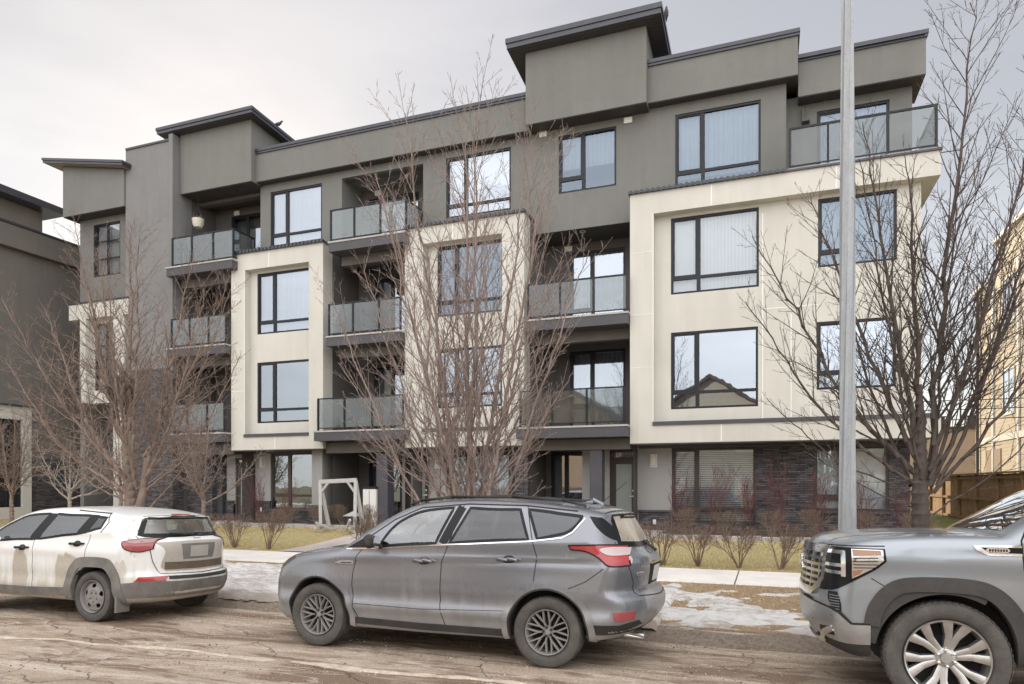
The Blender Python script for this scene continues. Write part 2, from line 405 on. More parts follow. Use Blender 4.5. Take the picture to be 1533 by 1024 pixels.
# slush ridge left by tyres, and loose grit on the road
rp = [(-9.15, 5.47), (-8.29, 5.52), (-7.67, 5.64), (-7.06, 5.65), (-6.33, 5.72), (-5.71, 5.76), (-4.97, 5.73), (-4.42, 5.76), (-3.57, 5.76), (-2.61, 5.83), (-1.77, 5.83)]
rd = random.Random(12); m = MB(); vs = []; P_ = []
for (a, b), (c2_, d2_) in zip(rp[:-1], rp[1:]):
    k = max(2, int(math.hypot(c2_-a, d2_-b)/.05))
    for i in range(k): P_.append((a+(c2_-a)*i/k, b+(d2_-b)*i/k))
for i, (x, y) in enumerate(P_):
    y += .07*fbm(x*1.3, 1, 1, 4); w = .055*(1+2.2*fbm(x*2.2, 5, 1, 4)); w = max(.004, w); h = max(-.004, .010*(1+3.2*fbm(x*2.6, 9, 1, 4)))
    for t, z in ((-1,-.002),(-.45,h*.7),(.1,h),(.5,h*.6),(1,-.002)): vs.append((x, y+t*w, gz(x,y)+z))
m.add(vs, [(i*5+j, (i+1)*5+j, (i+1)*5+j+1, i*5+j+1) for i in range(len(P_)-1) for j in range(4)])
n = NT('dirty_slush'); p = n.pos(); c = n.mix(n.maprange(n.noise(p, 9, 6, .8), .4, .62), (.60,.53,.44), (.42,.34,.26)); M['slush'] = n.done(n.bsdf(c, .7, 0, n.bump(n.noise(p, 60, 4, .8), .6, .01), .3))
tag(m.build('slush_ridge', M['slush'], smooth=60), kind='stuff')
m = MB(); gm3 = [simple('grit_dark', (.13,.09,.07), .9), simple('grit_tan', (.42,.34,.27), .9), simple('grit_pale', (.50,.45,.39), .9)]
for _ in range(16000):
    y = 3.2+5.3*rd.random()**.8; x = rd.uniform(-13, 3.5)
    if rd.random() < .45: y = rd.choice((8.2, 8.35, 7.9, 5.2, 5.9)) + rd.gauss(0,.16)
    if fbm(x*.8, y*2.2, 1, 3) < -.02 + .1*rd.random(): continue
    s_ = rd.uniform(.004,.011)*(1.6 if rd.random() < .08 else 1); z = gz(x,y)+.001; a = rd.uniform(0,6.28)
    q = [(x+s_*math.cos(a+k*2.09)*rd.uniform(.7,1.3), y+s_*math.sin(a+k*2.09)*rd.uniform(.7,1.3), z) for k in range(3)]
    m.add(q+[(x,y,z+s_*.9)], [(0,1,3),(1,2,3),(2,0,3)], rd.randrange(3))
tag(m.build('road_grit', gm3), kind='stuff')
# ------------------------------------------------------------------ main building
C_, W_, BR_, T_ = 18.9, 19.8, 19.5, 19.25      # planes of the cream boxes, 4th-floor wall, parapet band, towers
B = thing('apartment_building', 'four-storey grey stucco apartment building with cream projecting boxes and flat dark-edged roofs', 'building', (-11, 28, 0))
BO = Vector((-11, 28, 0))
def bpart(mb, name, mats, parent=None, label=None, **k):
    """part of the building; geometry given in world metres"""
    off = BO if parent is None else Vector((0,0,0))
    o = mb.build(name, mats, None, **k)
    if parent is None: o.parent = B; o.matrix_parent_inverse = Matrix.Translation(-BO)
    else: o.parent = parent
    if label: o['label'] = label
    return o
def pieces(name, mat, *boxes, **k):
    for q in boxes: m = MB(); m.box(*q); bpart(m, name, mat, **k)
def wall_holes(mb, x0, x1, z0, z1, y, holes, depth=.14, mi=0, thick=None):
    xs = sorted({x0, x1, *[a for h in holes for a in h[:2]]}); zs = sorted({z0, z1, *[a for h in holes for a in h[2:4]]})
    xs = [x for x in xs if x0 <= x <= x1]; zs = [z for z in zs if z0 <= z <= z1]
    for i in range(len(xs)-1):
        for j in range(len(zs)-1):
            cx, cz = (xs[i]+xs[i+1])/2, (zs[j]+zs[j+1])/2
            if any(h[0] < cx < h[1] and h[2] < cz < h[3] for h in holes): continue
            mb.add([(xs[i],y,zs[j]),(xs[i+1],y,zs[j]),(xs[i+1],y,zs[j+1]),(xs[i],y,zs[j+1])], [(0,1,2,3)], mi)
    for a, b, c, d in [h[:4] for h in holes]:
        y2 = y+depth
        mb.add([(a,y,c),(a,y2,c),(a,y2,d),(a,y,d)], [(0,1,2,3)], mi); mb.add([(b,y,c),(b,y2,c),(b,y2,d),(b,y,d)], [(3,2,1,0)], mi)
        mb.add([(a,y,c),(b,y,c),(b,y2,c),(a,y2,c)], [(0,1,2,3)], mi); mb.add([(a,y,d),(b,y,d),(b,y2,d),(a,y2,d)], [(3,2,1,0)], mi)
def window(x0, x1, z0, z1, y, mull=None, tr=None, style='both', blind=None, fm='frame', fw=.06, pane='pane', name='window', grid=None, drop=.0, tint=None):
    f = MB(); ya, yb = y-.004, y+.075
    f.box(x0,x1,ya,yb,z1-fw,z1); f.box(x0,x1,ya,yb,z0,z0+fw); f.box(x0,x0+fw,ya,yb,z0+fw,z1-fw); f.box(x1-fw,x1,ya,yb,z0+fw,z1-fw)
    yc = y+.008
    if grid:
        nx, nz = grid
        for i in range(1, nx): xx = x0+(x1-x0)*i/nx; f.box(xx-.03,xx+.03,yc,yb,z0+fw,z1-fw)
        for j in range(1, nz): zz = z0+(z1-z0)*j/nz; f.box(x0+fw,x1-fw,yc+.004,yb-.003,zz-.025,zz+.025)
    if mull: f.box(mull-.05,mull+.05,yc,yb,z0+fw,z1-fw)
    if tr:
        f.box(x0+fw,(mull or x1)-.05,yc+.004,yb-.003,tr-.045,tr+.045)
        if mull and style == 'both': f.box(mull+.05,x1-fw,yc+.004,yb-.003,tr-.04,tr+.04)
    if mull:   # casement sash, slightly proud
        sx0, sx1, sz0, sz1 = x0+fw, mull-.05, (tr+.045 if tr else z0+fw), z1-fw
        for a in ((sx0,sx1,sz0,sz0+.035),(sx0,sx1,sz1-.035,sz1),(sx0,sx0+.035,sz0+.035,sz1-.035),(sx1-.035,sx1,sz0+.035,sz1-.035)): f.box(a[0],a[1],yc+.01,yb-.01,a[2],a[3])
    o = bpart(f, name, M[fm])
    pn = MB(); pn.add([(x0+.02,y+.045,z0+.02),(x1-.02,y+.045,z0+.02),(x1-.02,y+.045,z1-.02),(x0+.02,y+.045,z1-.02)], [(0,1,2,3)])
    bpart(pn, 'pane', M[pane], o)
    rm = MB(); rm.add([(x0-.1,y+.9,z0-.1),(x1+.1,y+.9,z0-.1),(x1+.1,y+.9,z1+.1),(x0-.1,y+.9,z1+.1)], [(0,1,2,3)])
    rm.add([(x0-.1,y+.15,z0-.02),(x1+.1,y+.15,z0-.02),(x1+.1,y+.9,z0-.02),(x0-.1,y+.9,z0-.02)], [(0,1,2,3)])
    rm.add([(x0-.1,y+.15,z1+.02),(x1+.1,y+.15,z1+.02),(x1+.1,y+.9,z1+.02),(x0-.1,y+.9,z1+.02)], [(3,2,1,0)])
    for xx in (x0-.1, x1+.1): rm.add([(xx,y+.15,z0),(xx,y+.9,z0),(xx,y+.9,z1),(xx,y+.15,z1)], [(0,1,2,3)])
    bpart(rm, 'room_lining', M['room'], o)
    if blind:
        bl = MB(); zb = z0+.03 + (z1-z0)*drop; yy = y+.16
        if blind == 'vertical':
            x = x0+.05
            while x < x1-.06:
                bl.add([(x,yy,zb),(x+.085,yy+.035,zb),(x+.085,yy+.035,z1),(x,yy,z1)], [(0,1,2,3)]); x += .09
            bpart(bl, 'vertical_blind', M['blind'], o)
        elif blind == 'horizontal':
            z = z0+.06
            while z < z1-.04:
                bl.add([(x0+.05,yy,z),(x1-.05,yy,z),(x1-.05,yy+.03,z+.03),(x0+.05,yy+.03,z+.03)], [(0,1,2,3)]); z += .052
            bpart(bl, 'venetian_blind', M['blind'], o)
        elif blind == 'sheer':
            xs = rng(x0+.04, x1-.04, .03)
            vs = []; 
            for x in xs:
                d = .025*math.sin(x*42)+.012*math.sin(x*91); vs += [(x,yy+d,zb),(x,yy+d,z1)]
            bl.add(vs, [(2*i,2*i+2,2*i+3,2*i+1) for i in range(len(xs)-1)]); bpart(bl, 'curtain', M['sheer_dk' if pane == 'pane_mid' else 'sheer'], o, smooth=60)
        else:
            bl.add([(x0+.04,yy,zb),(x1-.04,yy,zb),(x1-.04,yy,z1),(x0+.04,yy,z1)], [(0,1,2,3)]); bl.box(x0+.04,x1-.04,yy-.015,yy+.015,zb-.03,zb)
            bpart(bl, 'roller_blind', M[blind], o)
    return o
def capstrip(mb, x0, x1, y, z, corr=False, h=.07, out=.06, mi=0):
    mb.box(x0, x1, y-out, y+.25, z, z+h, mi)
    if corr:
        x = x0+.03
        while x < x1-.05: mb.box(x, x+.07, y-out-.035, y-out+.05, z+.005, z+h+.02, mi); x += .15

# body behind everything (sides, back, roof deck)
m = MB(); m.box(-25.3, 3.45, 21.3, 37, -.1, 13.1); bpart(m, 'wall', M['stucco2'])
m = MB(); m.box(-22.3, 3.7, 19.75, 37.1, 13.1, 13.16); m.box(-25.3, -22.3, 19.6, 37.1, 13.1, 13.15); bpart(m, 'roof_deck', M['cap'])

# -- 4th floor front wall with its openings
winA=(-5.87,-4.13,10.49,12.22); winB=(-2.45,-.18,10.2,12.22); winM4=(-9.6,-7.4,10.25,12.17); winL4=(-16.46,-14.3,10.17,12.11)
recM=(-13.5,-10.42,9.6,12.14)
m = MB()
wall_holes(m, -6.55, .46, 9.38, 12.56, W_, [winA, winB])
m.add([(-6.55,W_,9.38),(-6.55,21.0,9.38),(-6.55,21.0,12.5),(-6.55,W_,12.5)],[(0,1,2,3)])
wall_holes(m, -16.9, -6.5501, 9.5, 12.42, W_, [winM4, winL4, recM], depth=1.2)
m.box(.30, .46, W_+.01, 20.3, 9.85, 12.6)
bpart(m, 'wall', M['stucco'])
m = MB(); wall_holes(m, .46, 3.5, 9.85, 12.35, 20.3, [(1.24,2.98,9.93,11.87)]); m.add([(3.5,20.3,2.9),(3.5,21.3,2.9),(3.5,21.3,12.35),(3.5,20.3,12.35)],[(0,1,2,3)])
bpart(m, 'terrace_wall', M['stucco'])
window(*winA, W_+.03, -5.12, 10.9, 'left', 'sheer', pane='pane_mid', drop=.42)
window(*winB, W_+.03, -1.7, 10.56, 'both', 'sheer', pane='pane_mid', drop=.1)
window(*winM4, W_+.03, -8.92, 10.62, 'both', 'blind', drop=.45)
window(*winL4, W_+.03, -15.77, 10.56, 'both', 'sheer')
window(1.24, 2.98, 9.93, 11.87, 20.34, 2.0, None, 'both', 'sheer', pane='pane_mid', name='patio_door')
# overhang soffit over the right-hand balconies with pot light
m = MB(); m.box(-6.53, -3.58, W_+.002, 21, 9.37, 9.40); bpart(m, 'soffit', M['soffit'])
m = MB(); m.lathe([(0,0),(.07,0),(.07,-.012),(.09,-.012),(.09,.0)], 'z', (-5.2,20.05,9.37), 20); bpart(m, 'pot_light', M['trim_white'])
# -- parapet bands
def band(x0, x1, y, z0, z1, yb=21.3, label=None, capb=True, over=.05):
    m = MB(); m.box(x0, x1, y, yb, z0, z1); o = bpart(m, 'parapet_band', M['stucco'], label=label)
    c = MB(); c.box(x0-(over if capb else 0), x1+over, y-.07, yb+.1, z1, z1+.10); c.box(x0-(over if capb else 0), x1+over-.01, y-.045, y-.002, z1-.07, z1-.002); bpart(c, 'metal_cap', M['cap'], o)
    s = MB(); s.box(x0+.02, x1-.02, y+.02, yb-.1, z0-.02, z0-.002); bpart(s, 'soffit', M['soffit'], o)
    return o
band(-16.83, -6.73, BR_, 12.41, 13.44, capb=False)
band(-3.17, .74, BR_, 12.54, 13.62, capb=False)
band(.76, 3.73, 19.85, 12.13, 13.12, capb=False)
# -- towers
def tower(x0, x1, y, z0, z1, yb, roof, sof='soffit'):
    m = MB(); m.box(x0, x1, y, yb, z0, z1)
    if roof['kind'] == 'x':   # top follows the slope along x
        m = MB(); zl, zr = roof['zl'], roof['zr']
        m.add([(x0,y,z0),(x1,y,z0),(x1,yb,z0),(x0,yb,z0),(x0,y,zl),(x1,y,zr),(x1,yb,zr),(x0,yb,zl)], [(0,3,2,1),(4,5,6,7),(0,1,5,4),(1,2,6,5),(2,3,7,6),(3,0,4,7)])
    o = bpart(m, 'tower', M['stucco'])
    s = MB(); s.box(x0+.02, x1-.02, y+.02, yb-.02, z0-.02, z0-.002); bpart(s, 'soffit', M['soffit'], o)
    r = MB(); rx0, rx1, ry0, ry1 = roof['x0'], roof['x1'], roof['y0'], roof['y1']; t = roof['t']
    def Z(x, yy):
        if roof['kind'] == 'x': return roof['za'] + (roof['zb']-roof['za'])*(x-rx0)/(rx1-rx0)
        return roof['za'] + (roof['zb']-roof['za'])*(yy-ry0)/(ry1-ry0)
    c = [(rx0,ry0),(rx1,ry0),(rx1,ry1),(rx0,ry1)]
    r.add([(a,b,Z(a,b)) for a,b in c]+[(a,b,Z(a,b)+t) for a,b in c], [(0,3,2,1),(4,5,6,7),(0,1,5,4),(1,2,6,5),(2,3,7,6),(3,0,4,7)])
    c2 = [(rx0-.03,ry0-.03),(rx1+.03,ry0-.03),(rx1+.03,ry1+.03),(rx0-.03,ry1+.03)]
    r.add([(a,b,Z(a,b)+t*.52) for a,b in c2]+[(a,b,Z(a,b)+t+.01) for a,b in c2], [(0,3,2,1),(4,5,6,7),(0,1,5,4),(1,2,6,5),(2,3,7,6),(3,0,4,7)])
    bpart(r, 'roof', M['cap'], o)
    # slatted soffit boards under the eaves
    q = MB(); 
    def sl(a0,a1,b0,b1):
        c = [(a0,b0),(a1,b0),(a1,b1),(a0,b1)]
        q.add([(a,b,Z(a,b)-.012) for a,b in c]+[(a,b,Z(a,b)-.002) for a,b in c], [(0,3,2,1),(4,5,6,7),(0,1,5,4),(1,2,6,5),(2,3,7,6),(3,0,4,7)])
    yy = ry0+.05
    while yy < ry1-.1:
        if yy < y-.1: sl(rx0+.04, rx1-.04, yy, yy+.09)
        else:
            sl(rx0+.04, x0-.01, yy, yy+.09); sl(x1+.01, rx1-.04, yy, yy+.09)
        yy += .105
    bpart(q, 'soffit_boards', M[sof], o)
tower(-6.73, -3.17, T_, 12.45, 14.60, 23.5, dict(kind='y', x0=-7.2, x1=-2.72, y0=18.9, y1=24.0, za=14.60, zb=14.05, t=.27))
tower(-20.03, -16.83, T_, 12.35, 14.50, 23.0, dict(kind='y', x0=-20.78, x1=-16.5, y0=18.9, y1=23.6, za=14.50, zb=14.25, t=.2))
tower(-25.57, -22.39, 18.9, 12.13, 14.1, 22.5, dict(kind='x', x0=-26.27, x1=-22.12, y0=18.6, y1=19.9, za=14.23, zb=13.47, t=.17, ) | dict(zl=14.1, zr=13.50), 'soffit_tan')
# -- tall grey wall beside the left tower, stone below
m = MB(); m.box(-22.38, -20.25, 18.97, 22, 6.0, 14.2); m.box(-20.245, -20.06, 18.93, 22, 5.9, 14.42); bpart(m, 'wall', M['stucco2'], label='tall plain grey stucco wall between the two left towers')
m = MB(); m.box(-22.38, -20.07, 18.95, 22, -.1, 5.99); bpart(m, 'stone_cladding', M['stone'])
m = MB(); m.box(-22.36, -20.25, 18.93, 22.1, 14.2, 14.27); bpart(m, 'metal_cap', M['cap'])
# left bay under the left tower
m = MB(); wall_holes(m, -25.3, -22.39, 8.7, 12.12, 19.4, [(-24.57,-23.17,9.84,11.87)]); m.box(-25.3,-25.1,19.41,22,-.1,12.1); bpart(m, 'wall', M['stucco'])
window(-24.57,-23.17,9.84,11.87,19.43,None,None,'both','blind',grid=(2,3))
m = MB(); m.box(-25.25,-22.2,C_,19.7,8.1,8.68); m.box(-24.66,-24.35,C_,19.5,4.9,8.1); m.box(-22.93,-22.39,C_+.004,19.5,.45,8.1); 
wall_holes(m, -24.35, -22.93, 4.9, 8.1, 19.2, [(-24.25,-23.1,5.4,7.95)]); bpart(m, 'cream_frame', M['cream'])
window(-24.25,-23.1,5.4,7.95,19.23,None,None,'both','blind',grid=(2,3))
m = MB(); m.box(-25.28,-25.1,C_+.05,19.7,8.685,8.74); m.box(-25.3,-22.2,C_-.03,19.75,8.69,8.75); bpart(m, 'metal_cap', M['cap'])
m = MB(); wall_holes(m, -25.3, -22.93, .3, 2.75, 20.6, [(-25.2,-24.2,.75,2.55)]); wall_holes(m, -25.3,-22.93,2.76,4.9,20.4,[]); bpart(m, 'stone_cladding', M['stone'])
window(-25.2,-24.2,.75,2.55,20.63,None,1.9,'both','doorglass')

# -- cream boxes
def cream_box(name, x0, x1, z0, z1, ix0, ix1, iz0, iz1, wins, open_right=False, label=None):
    m = MB(); y = C_
    if not open_right:
        wall_holes(m, x0, x1, z0, z1, y, [(ix0, ix1, iz0, iz1)], depth=.28)
        wall_holes(m, ix0, ix1, iz0, iz1, y+.28, [w[:4] for w in wins], depth=.1)
        m.box(x1-.12, x1-.001, y+.002, 19.42, z0, z1-.001); m.box(x0+.001, x0+.12, y+.002, 19.42, z0, z1-.001)
    else:
        m.box(x0, ix0, y, y+.28, z0, z1); m.box(ix0, x1, y, y+.28, iz1, z1); m.box(ix0, x1, y, y+.28, z0, iz0)
        wall_holes(m, ix0, 3.5, iz0, iz1, y+.281, [w[:4] for w in wins], depth=.1)
        m.box(x0+.001, x0+.12, y+.281, 19.42, z0, z1-.001)
        m.box(3.50-.02, 3.50, y+.29, 20.3, z0, z1-.001)
        m.box(3.51, x1-.001, y+.281, 21.3, iz1, z1-.001); m.box(3.51, x1-.08, y+.281, 21.3, z0, iz0)
    o = bpart(m, name, M['cream'], label=label)
    t = MB()   # panel joints and white corner beads
    for zz in (5.0, 6.45, 8.15):
        t.box(x0+.01, ix0-.01, y-.004, y, zz-.006, zz+.006)
    t.box(ix0-.022, ix0+.002, y-.008, y+.01, iz0, iz1)
    zt = z1-.62
    for xx in ((ix0+ix1)/2-.3,) if not open_right else (-1.4, 1.6):
        t.box(xx-.015, xx+.015, y-.004, y, iz1+.02, z1-.02); t.box(xx-.015+.25, xx+.015+.25, y-.004, y, z0+.02, iz0-.02)
    if open_right:
        t.box(-.14, -.115, y+.274, y+.282, iz0, 8.9); t.box(.55, .575, y+.274, y+.282, iz0, 6.2); t.box(1.02,1.04,y+.274,y+.282,iz0,4.2)
        t.box(-.11, 1.2, y+.276, y+.282, 6.38, 6.4)
    bpart(t, 'trim', M['trim_white'], o)
    c = MB(); capstrip(c, x0-.04, x1+.04 if not open_right else .46, y, z1, True)
    if open_right: c.box(.46, x1+.03, y-.05, y+.2, z1, z1+.05)
    else: c.box(x1-.1, x1+.05, y+.26, 19.8, z1, z1+.06)
    bpart(c, 'metal_cap', M['cap'], o)
    s = MB(); s.box(ix0-.02, (ix1 if not open_right else x1-.1), y-.04, y+.30, iz0-.09, iz0+.012); bpart(s, 'sill_band', M['slab'], o)
    u = MB(); u.box(x0+.03, (x1 if not open_right else 3.6)-.03, y+.02, 20.0, z0-.03, z0-.004); bpart(u, 'soffit', M['beam'], o)
    return o
yw = C_+.28
RW = [(-2.49,-.22,6.99,9.08),(-2.49,-.24,3.85,5.95),(1.2,2.98,7.33,9.08),(1.17,2.96,4.21,5.94)]
cream_box('cream_box', -3.56, 3.86, 2.92, 9.76, -2.92, 3.5, 3.49, 9.17, RW, True, 'wide cream-panelled box with four large windows at the right end')
window(*RW[0], yw+.03, -1.76, 7.42, 'both', 'vertical', pane='pane_dim'); window(*RW[1], yw+.03, -1.79, 4.3, 'both', None)
window(*RW[2], yw+.03, 1.85, 7.7, 'left', 'sheer', pane='pane_mid'); window(*RW[3], yw+.03, 1.82, 4.62, 'left', 'sheer')
LW = [(-16.51,-14.27,6.96,9.05),(-16.51,-14.27,3.9,5.99)]
cream_box('cream_box', -17.38, -13.61, 2.97, 9.7, -16.8, -14.17, 3.5, 9.13, LW, label='narrow cream-panelled box at the left with two stacked windows')
window(*LW[0], yw+.03, -15.81, 7.35, 'both', 'sheer'); window(*LW[1], yw+.03, -15.81, 4.35, 'both', None)
MW = [(-9.6,-7.42,6.98,9.15),(-9.6,-7.45,4.15,5.97)]
cream_box('cream_box', -10.59, -6.65, 2.94, 9.72, -9.95, -7.35, 3.5, 9.2, MW, label='cream-panelled box behind the middle tree')
window(*MW[0], yw+.03, -8.95, 7.4, 'both', 'sheer', pane='pane_mid'); window(*MW[1], yw+.03, -8.95, 4.55, 'both', None)

# -- recessed bays: back walls, side walls, ceilings
m = MB()
D = {'R3': (-5.86,-4.1,6.5,9.1), 'R2': (-5.86,-4.1,3.5,5.98), 'R1': (-6.48,-5.15,.9,2.83),
     'M4': (-13.2,-11.2,9.7,11.85), 'M3': (-13.0,-11.2,6.6,9.0), 'M2': (-13.0,-11.2,3.6,5.9), 'M1': (-13.2,-11.9,1.0,2.6),
     'L4': (-19.3,-17.5,9.7,12.06), 'L3': (-19.2,-17.6,6.6,9.0), 'L2': (-19.2,-17.6,3.6,5.9)}
wall_holes(m, -6.66, -3.5, .4, 12.0, 21.0, [D['R3'],D['R2'],D['R1']])
wall_holes(m, -14.1, -10.2, .4, 12.2, 21.0, [D['M4'],D['M3'],D['M2'],D['M1']])
wall_holes(m, -20.1, -16.8, .4, 12.4, 21.0, [D['L4'],D['L3'],D['L2']])
for xx in (-6.655,-10.595,-13.605,-17.385,-3.565,-20.052):
    m.add([(xx,19.42,.4),(xx,21.0,.4),(xx,21.0,9.7),(xx,19.42,9.7)], [(0,1,2,3)])
for xx in (-16.84,-20.052): m.add([(xx,W_,9.5),(xx,21,9.5),(xx,21,12.4),(xx,W_,12.4)], [(0,1,2,3)])
bpart(m, 'recess_wall', M['stucco_shade'])
for k, a in D.items():
    mx = (a[0]+a[1])/2-.15
    window(*a, 21.03, mx, a[2]+.75 if k in ('R3','R2') else None, 'left', 'sheer' if k in ('R3','R2') else None, fm='frame', name='balcony_door' if k[1] != '1' else 'window', fw=.07)
pieces('beam', M['stucco_shade'], *[(x0,x1,y0,y0+.25,z-.02,z+.3) for x0, x1, z, y0 in ((-20.04,-16.86,12.24,20.1),(-13.48,-10.44,12.15,19.95))])
pieces('soffit', M['soffit'], *[(x0,x1,W_+.01,20.99,12.45,12.47) for x0, x1 in ((-20.04,-16.86),(-13.48,-10.44))])

# -- balconies
def balcony(x0, x1, ztop, y, rx0, rx1, posts, ret=None, retl=None, ribs=True, t=.33, label=None):
    m = MB(); m.box(x0, x1, y, 20.98, ztop-t, ztop-.05)
    o = bpart(m, 'balcony', M['slab'], label=label, bevel=.006)
    e = MB(); e.box(x0-.02, x1+.02, y-.02, 20.97, ztop-.05, ztop); bpart(e, 'deck_edge', M['concrete_edge'], o)
    b = MB(); b.box(x0+.12, x1-.06, y+.55, y+.8, ztop-t-.30, ztop-t-.002); bpart(b, 'beam', M['beam'], o)
    zr = ztop+1.05; yr = y+.10
    hr = MB(); hr.box(rx0, rx1, yr-.025, yr+.025, zr-.04, zr); hr.box(rx0, rx1, yr-.015, yr+.015, ztop+.07, ztop+.10)
    if ret: hr.box(rx1-.05, rx1, yr+.026, ret, zr-.04, zr); hr.box(rx1-.04, rx1-.01, yr+.026, ret, ztop+.07, ztop+.1)
    if retl: hr.box(rx0, rx0+.05, yr+.026, retl, zr-.04, zr)
    bpart(hr, 'handrail', M['rail'], o)
    ps = [rx0+.025]+list(posts)+[rx1-.025]
    for x in ps:
        p = MB(); p.box(x-.025, x+.025, yr-.03, yr+.03, ztop, zr-.04); bpart(p, 'post', M['rail'], o)
    for a, b_ in zip(ps[:-1], ps[1:]):
        gpan = MB(); gpan.box(a+.035, b_-.035, yr-.004, yr+.004, ztop+.1, zr-.05); bpart(gpan, 'glass_panel', M['railglass'], o)
    if ret:
        p = MB(); p.box(rx1-.05, rx1, ret-.05, ret, ztop, zr-.04); bpart(p, 'post', M['rail'], o)
        gpan = MB(); gpan.box(rx1-.03, rx1-.022, yr+.04, ret-.06, ztop+.1, zr-.05); bpart(gpan, 'glass_panel', M['railglass'], o)
    return o
balcony(-6.78,-3.575,3.43,18.55,-6.70,-3.66,(-5.72,-4.72), ret=None)
balcony(-6.52,-3.575,6.52,18.66,-6.50,-3.59,(-5.52,-4.55))
balcony(-13.71,-10.42,3.52,18.55,-13.64,-10.48,(-12.62,-11.6))
balcony(-13.28,-10.60,6.55,18.62,-13.27,-10.61,(-12.35,-11.4))
balcony(-13.2,-10.42,9.57,18.62,-13.2,-10.42,(-12.3,-11.35), ret=19.75)
balcony(-20.02,-17.1,9.5,18.62,-19.86,-17.1,(-18.95,-18.0), ret=19.75)
balcony(-20.0,-17.40,6.62,18.62,-19.9,-17.42,(-19.05,-18.2))
balcony(-20.05,-17.40,3.58,18.55,-20.0,-17.42,(-19.1,-18.2))
# roof terrace at the right end
m = MB(); m.box(.47, 3.84, 18.93, 20.29, 9.70, 9.86); o = bpart(m, 'roof_terrace', M['concrete_edge'])
hr = MB(); hr.box(.5,3.82,19.0,19.05,10.88,10.93); hr.box(.5,3.82,19.01,19.04,9.93,9.96); hr.box(3.77,3.82,19.051,21.2,10.88,10.93); hr.box(3.78,3.81,19.051,21.2,9.93,9.96); bpart(hr,'handrail',M['rail'],o)
ps = (.525,1.42,2.75,3.79)
for x in ps: p = MB(); p.box(x-.027,x+.027,18.995,19.055,9.86,10.88); bpart(p,'post',M['rail'],o)
for a, b_ in zip(ps[:-1], ps[1:]): p = MB(); p.box(a+.04,b_-.04,19.02,19.028,9.96,10.87); bpart(p,'glass_panel',M['railglass'],o)
p = MB(); p.box(3.79,3.798,19.1,21.1,9.96,10.87); bpart(p,'glass_panel',M['railglass'],o)
p = MB(); p.tube([(3.86,19.4,9.9),(4.25,19.4,9.9)], .012, 6); p.tube([(4.25,19.4,9.9),(4.3,19.4,9.93),(4.36,19.4,9.92),(4.36,19.4,9.88),(4.25,19.4,9.9)], .012, 5); bpart(p, 'bracket', M['rail'])

# -- ground floor
yg = 20.0
G1=(-2.57,-.32,.72,2.82); G2=(1.14,2.92,1.1,2.79); GM=(-9.65,-7.5,.9,2.76); GL=(-16.62,-14.42,.92,2.9)
dR=(-4.37,-3.55,.47,2.82); dM=(-11.2,-10.3,.47,2.75); dL=(-18.2,-17.3,.47,2.75)
m = MB(); wall_holes(m, -5.2, -2.57, .44, 2.93, yg, [dR]); bpart(m, 'ground_floor_wall', M['stucco_gnd'])
m = MB(); wall_holes(m, -11.3, -9.65, .44, 2.93, yg, [dM]); bpart(m, 'ground_floor_wall', M['stucco_gnd'])
m = MB(); wall_holes(m, -18.6, -16.62, 1.1, 2.98, yg, [dL]); wall_holes(m, -16.62, -14.42, .44, 2.98, yg+.02, [GL]); bpart(m, 'ground_floor_wall', M['stucco_gnd'])
pieces('pier', M['stucco_gnd'], (-14.42,-14.0,19.4,19.99,.44,2.97))
m = MB(); wall_holes(m, -2.57, 3.4, .2, 2.93, yg+.001, [G1, G2]); m.add([(3.4,yg,.2),(3.4,21.3,.2),(3.4,21.3,2.93),(3.4,yg,2.93)],[(0,1,2,3)])
bpart(m, 'stone_cladding', M['stone'])
m = MB(); wall_holes(m, -9.65, -7.05, .2, 2.93, yg+.001, [GM]); bpart(m, 'stone_cladding', M['stone'])
pieces('stone_pier', M['stone'], (-7.05,-6.80,19.25,19.99,.2,2.9), (-6.797,-6.66,19.27,20.99,.2,2.9), (-20.05,-18.9,19.6,19.9,.2,2.9))
pieces('stone_plinth', M['stone'], (-3.5,-2.58,yg-.05,yg-.002,.2,1.0), (-17.25,-16.6,yg-.05,yg-.002,.2,1.15), (-18.6,-18.25,yg-.05,yg-.002,.2,1.15), (-16.6,-14.42,yg-.03,yg+.018,.2,.86), (-14.44,-13.98,19.36,19.398,.2,1.1), (-13.98,-12.0,20.94,20.998,.2,1.15))
pieces('stone_sill', M['slab'], (-3.52,-2.57,yg-.09,yg-.001,1.001,1.06), (-17.27,-16.58,yg-.09,yg-.001,1.151,1.21), (-18.62,-18.23,yg-.09,yg-.001,1.151,1.21), (-16.7,-14.4,yg-.12,yg+.01,.861,.92), (-13.98,-12.0,20.9,20.999,1.151,1.2), (1.05,3.0,yg-.06,yg-.001,1.03,1.09))
window(*G1, yg+.04, -1.87, 1.12, 'both', 'horizontal', fm='frame_br', pane='pane_dim'); window(*G2, yg+.04, 1.82, 1.45, 'left', 'blind', fm='frame_br', pane='pane_dim')
window(*GM, yg+.04, -8.95, None, 'both', 'sheer', fm='frame_br', pane='pane_dim'); window(*GL, yg+.06, -15.85, 1.4, 'both', None, fm='frame_br')
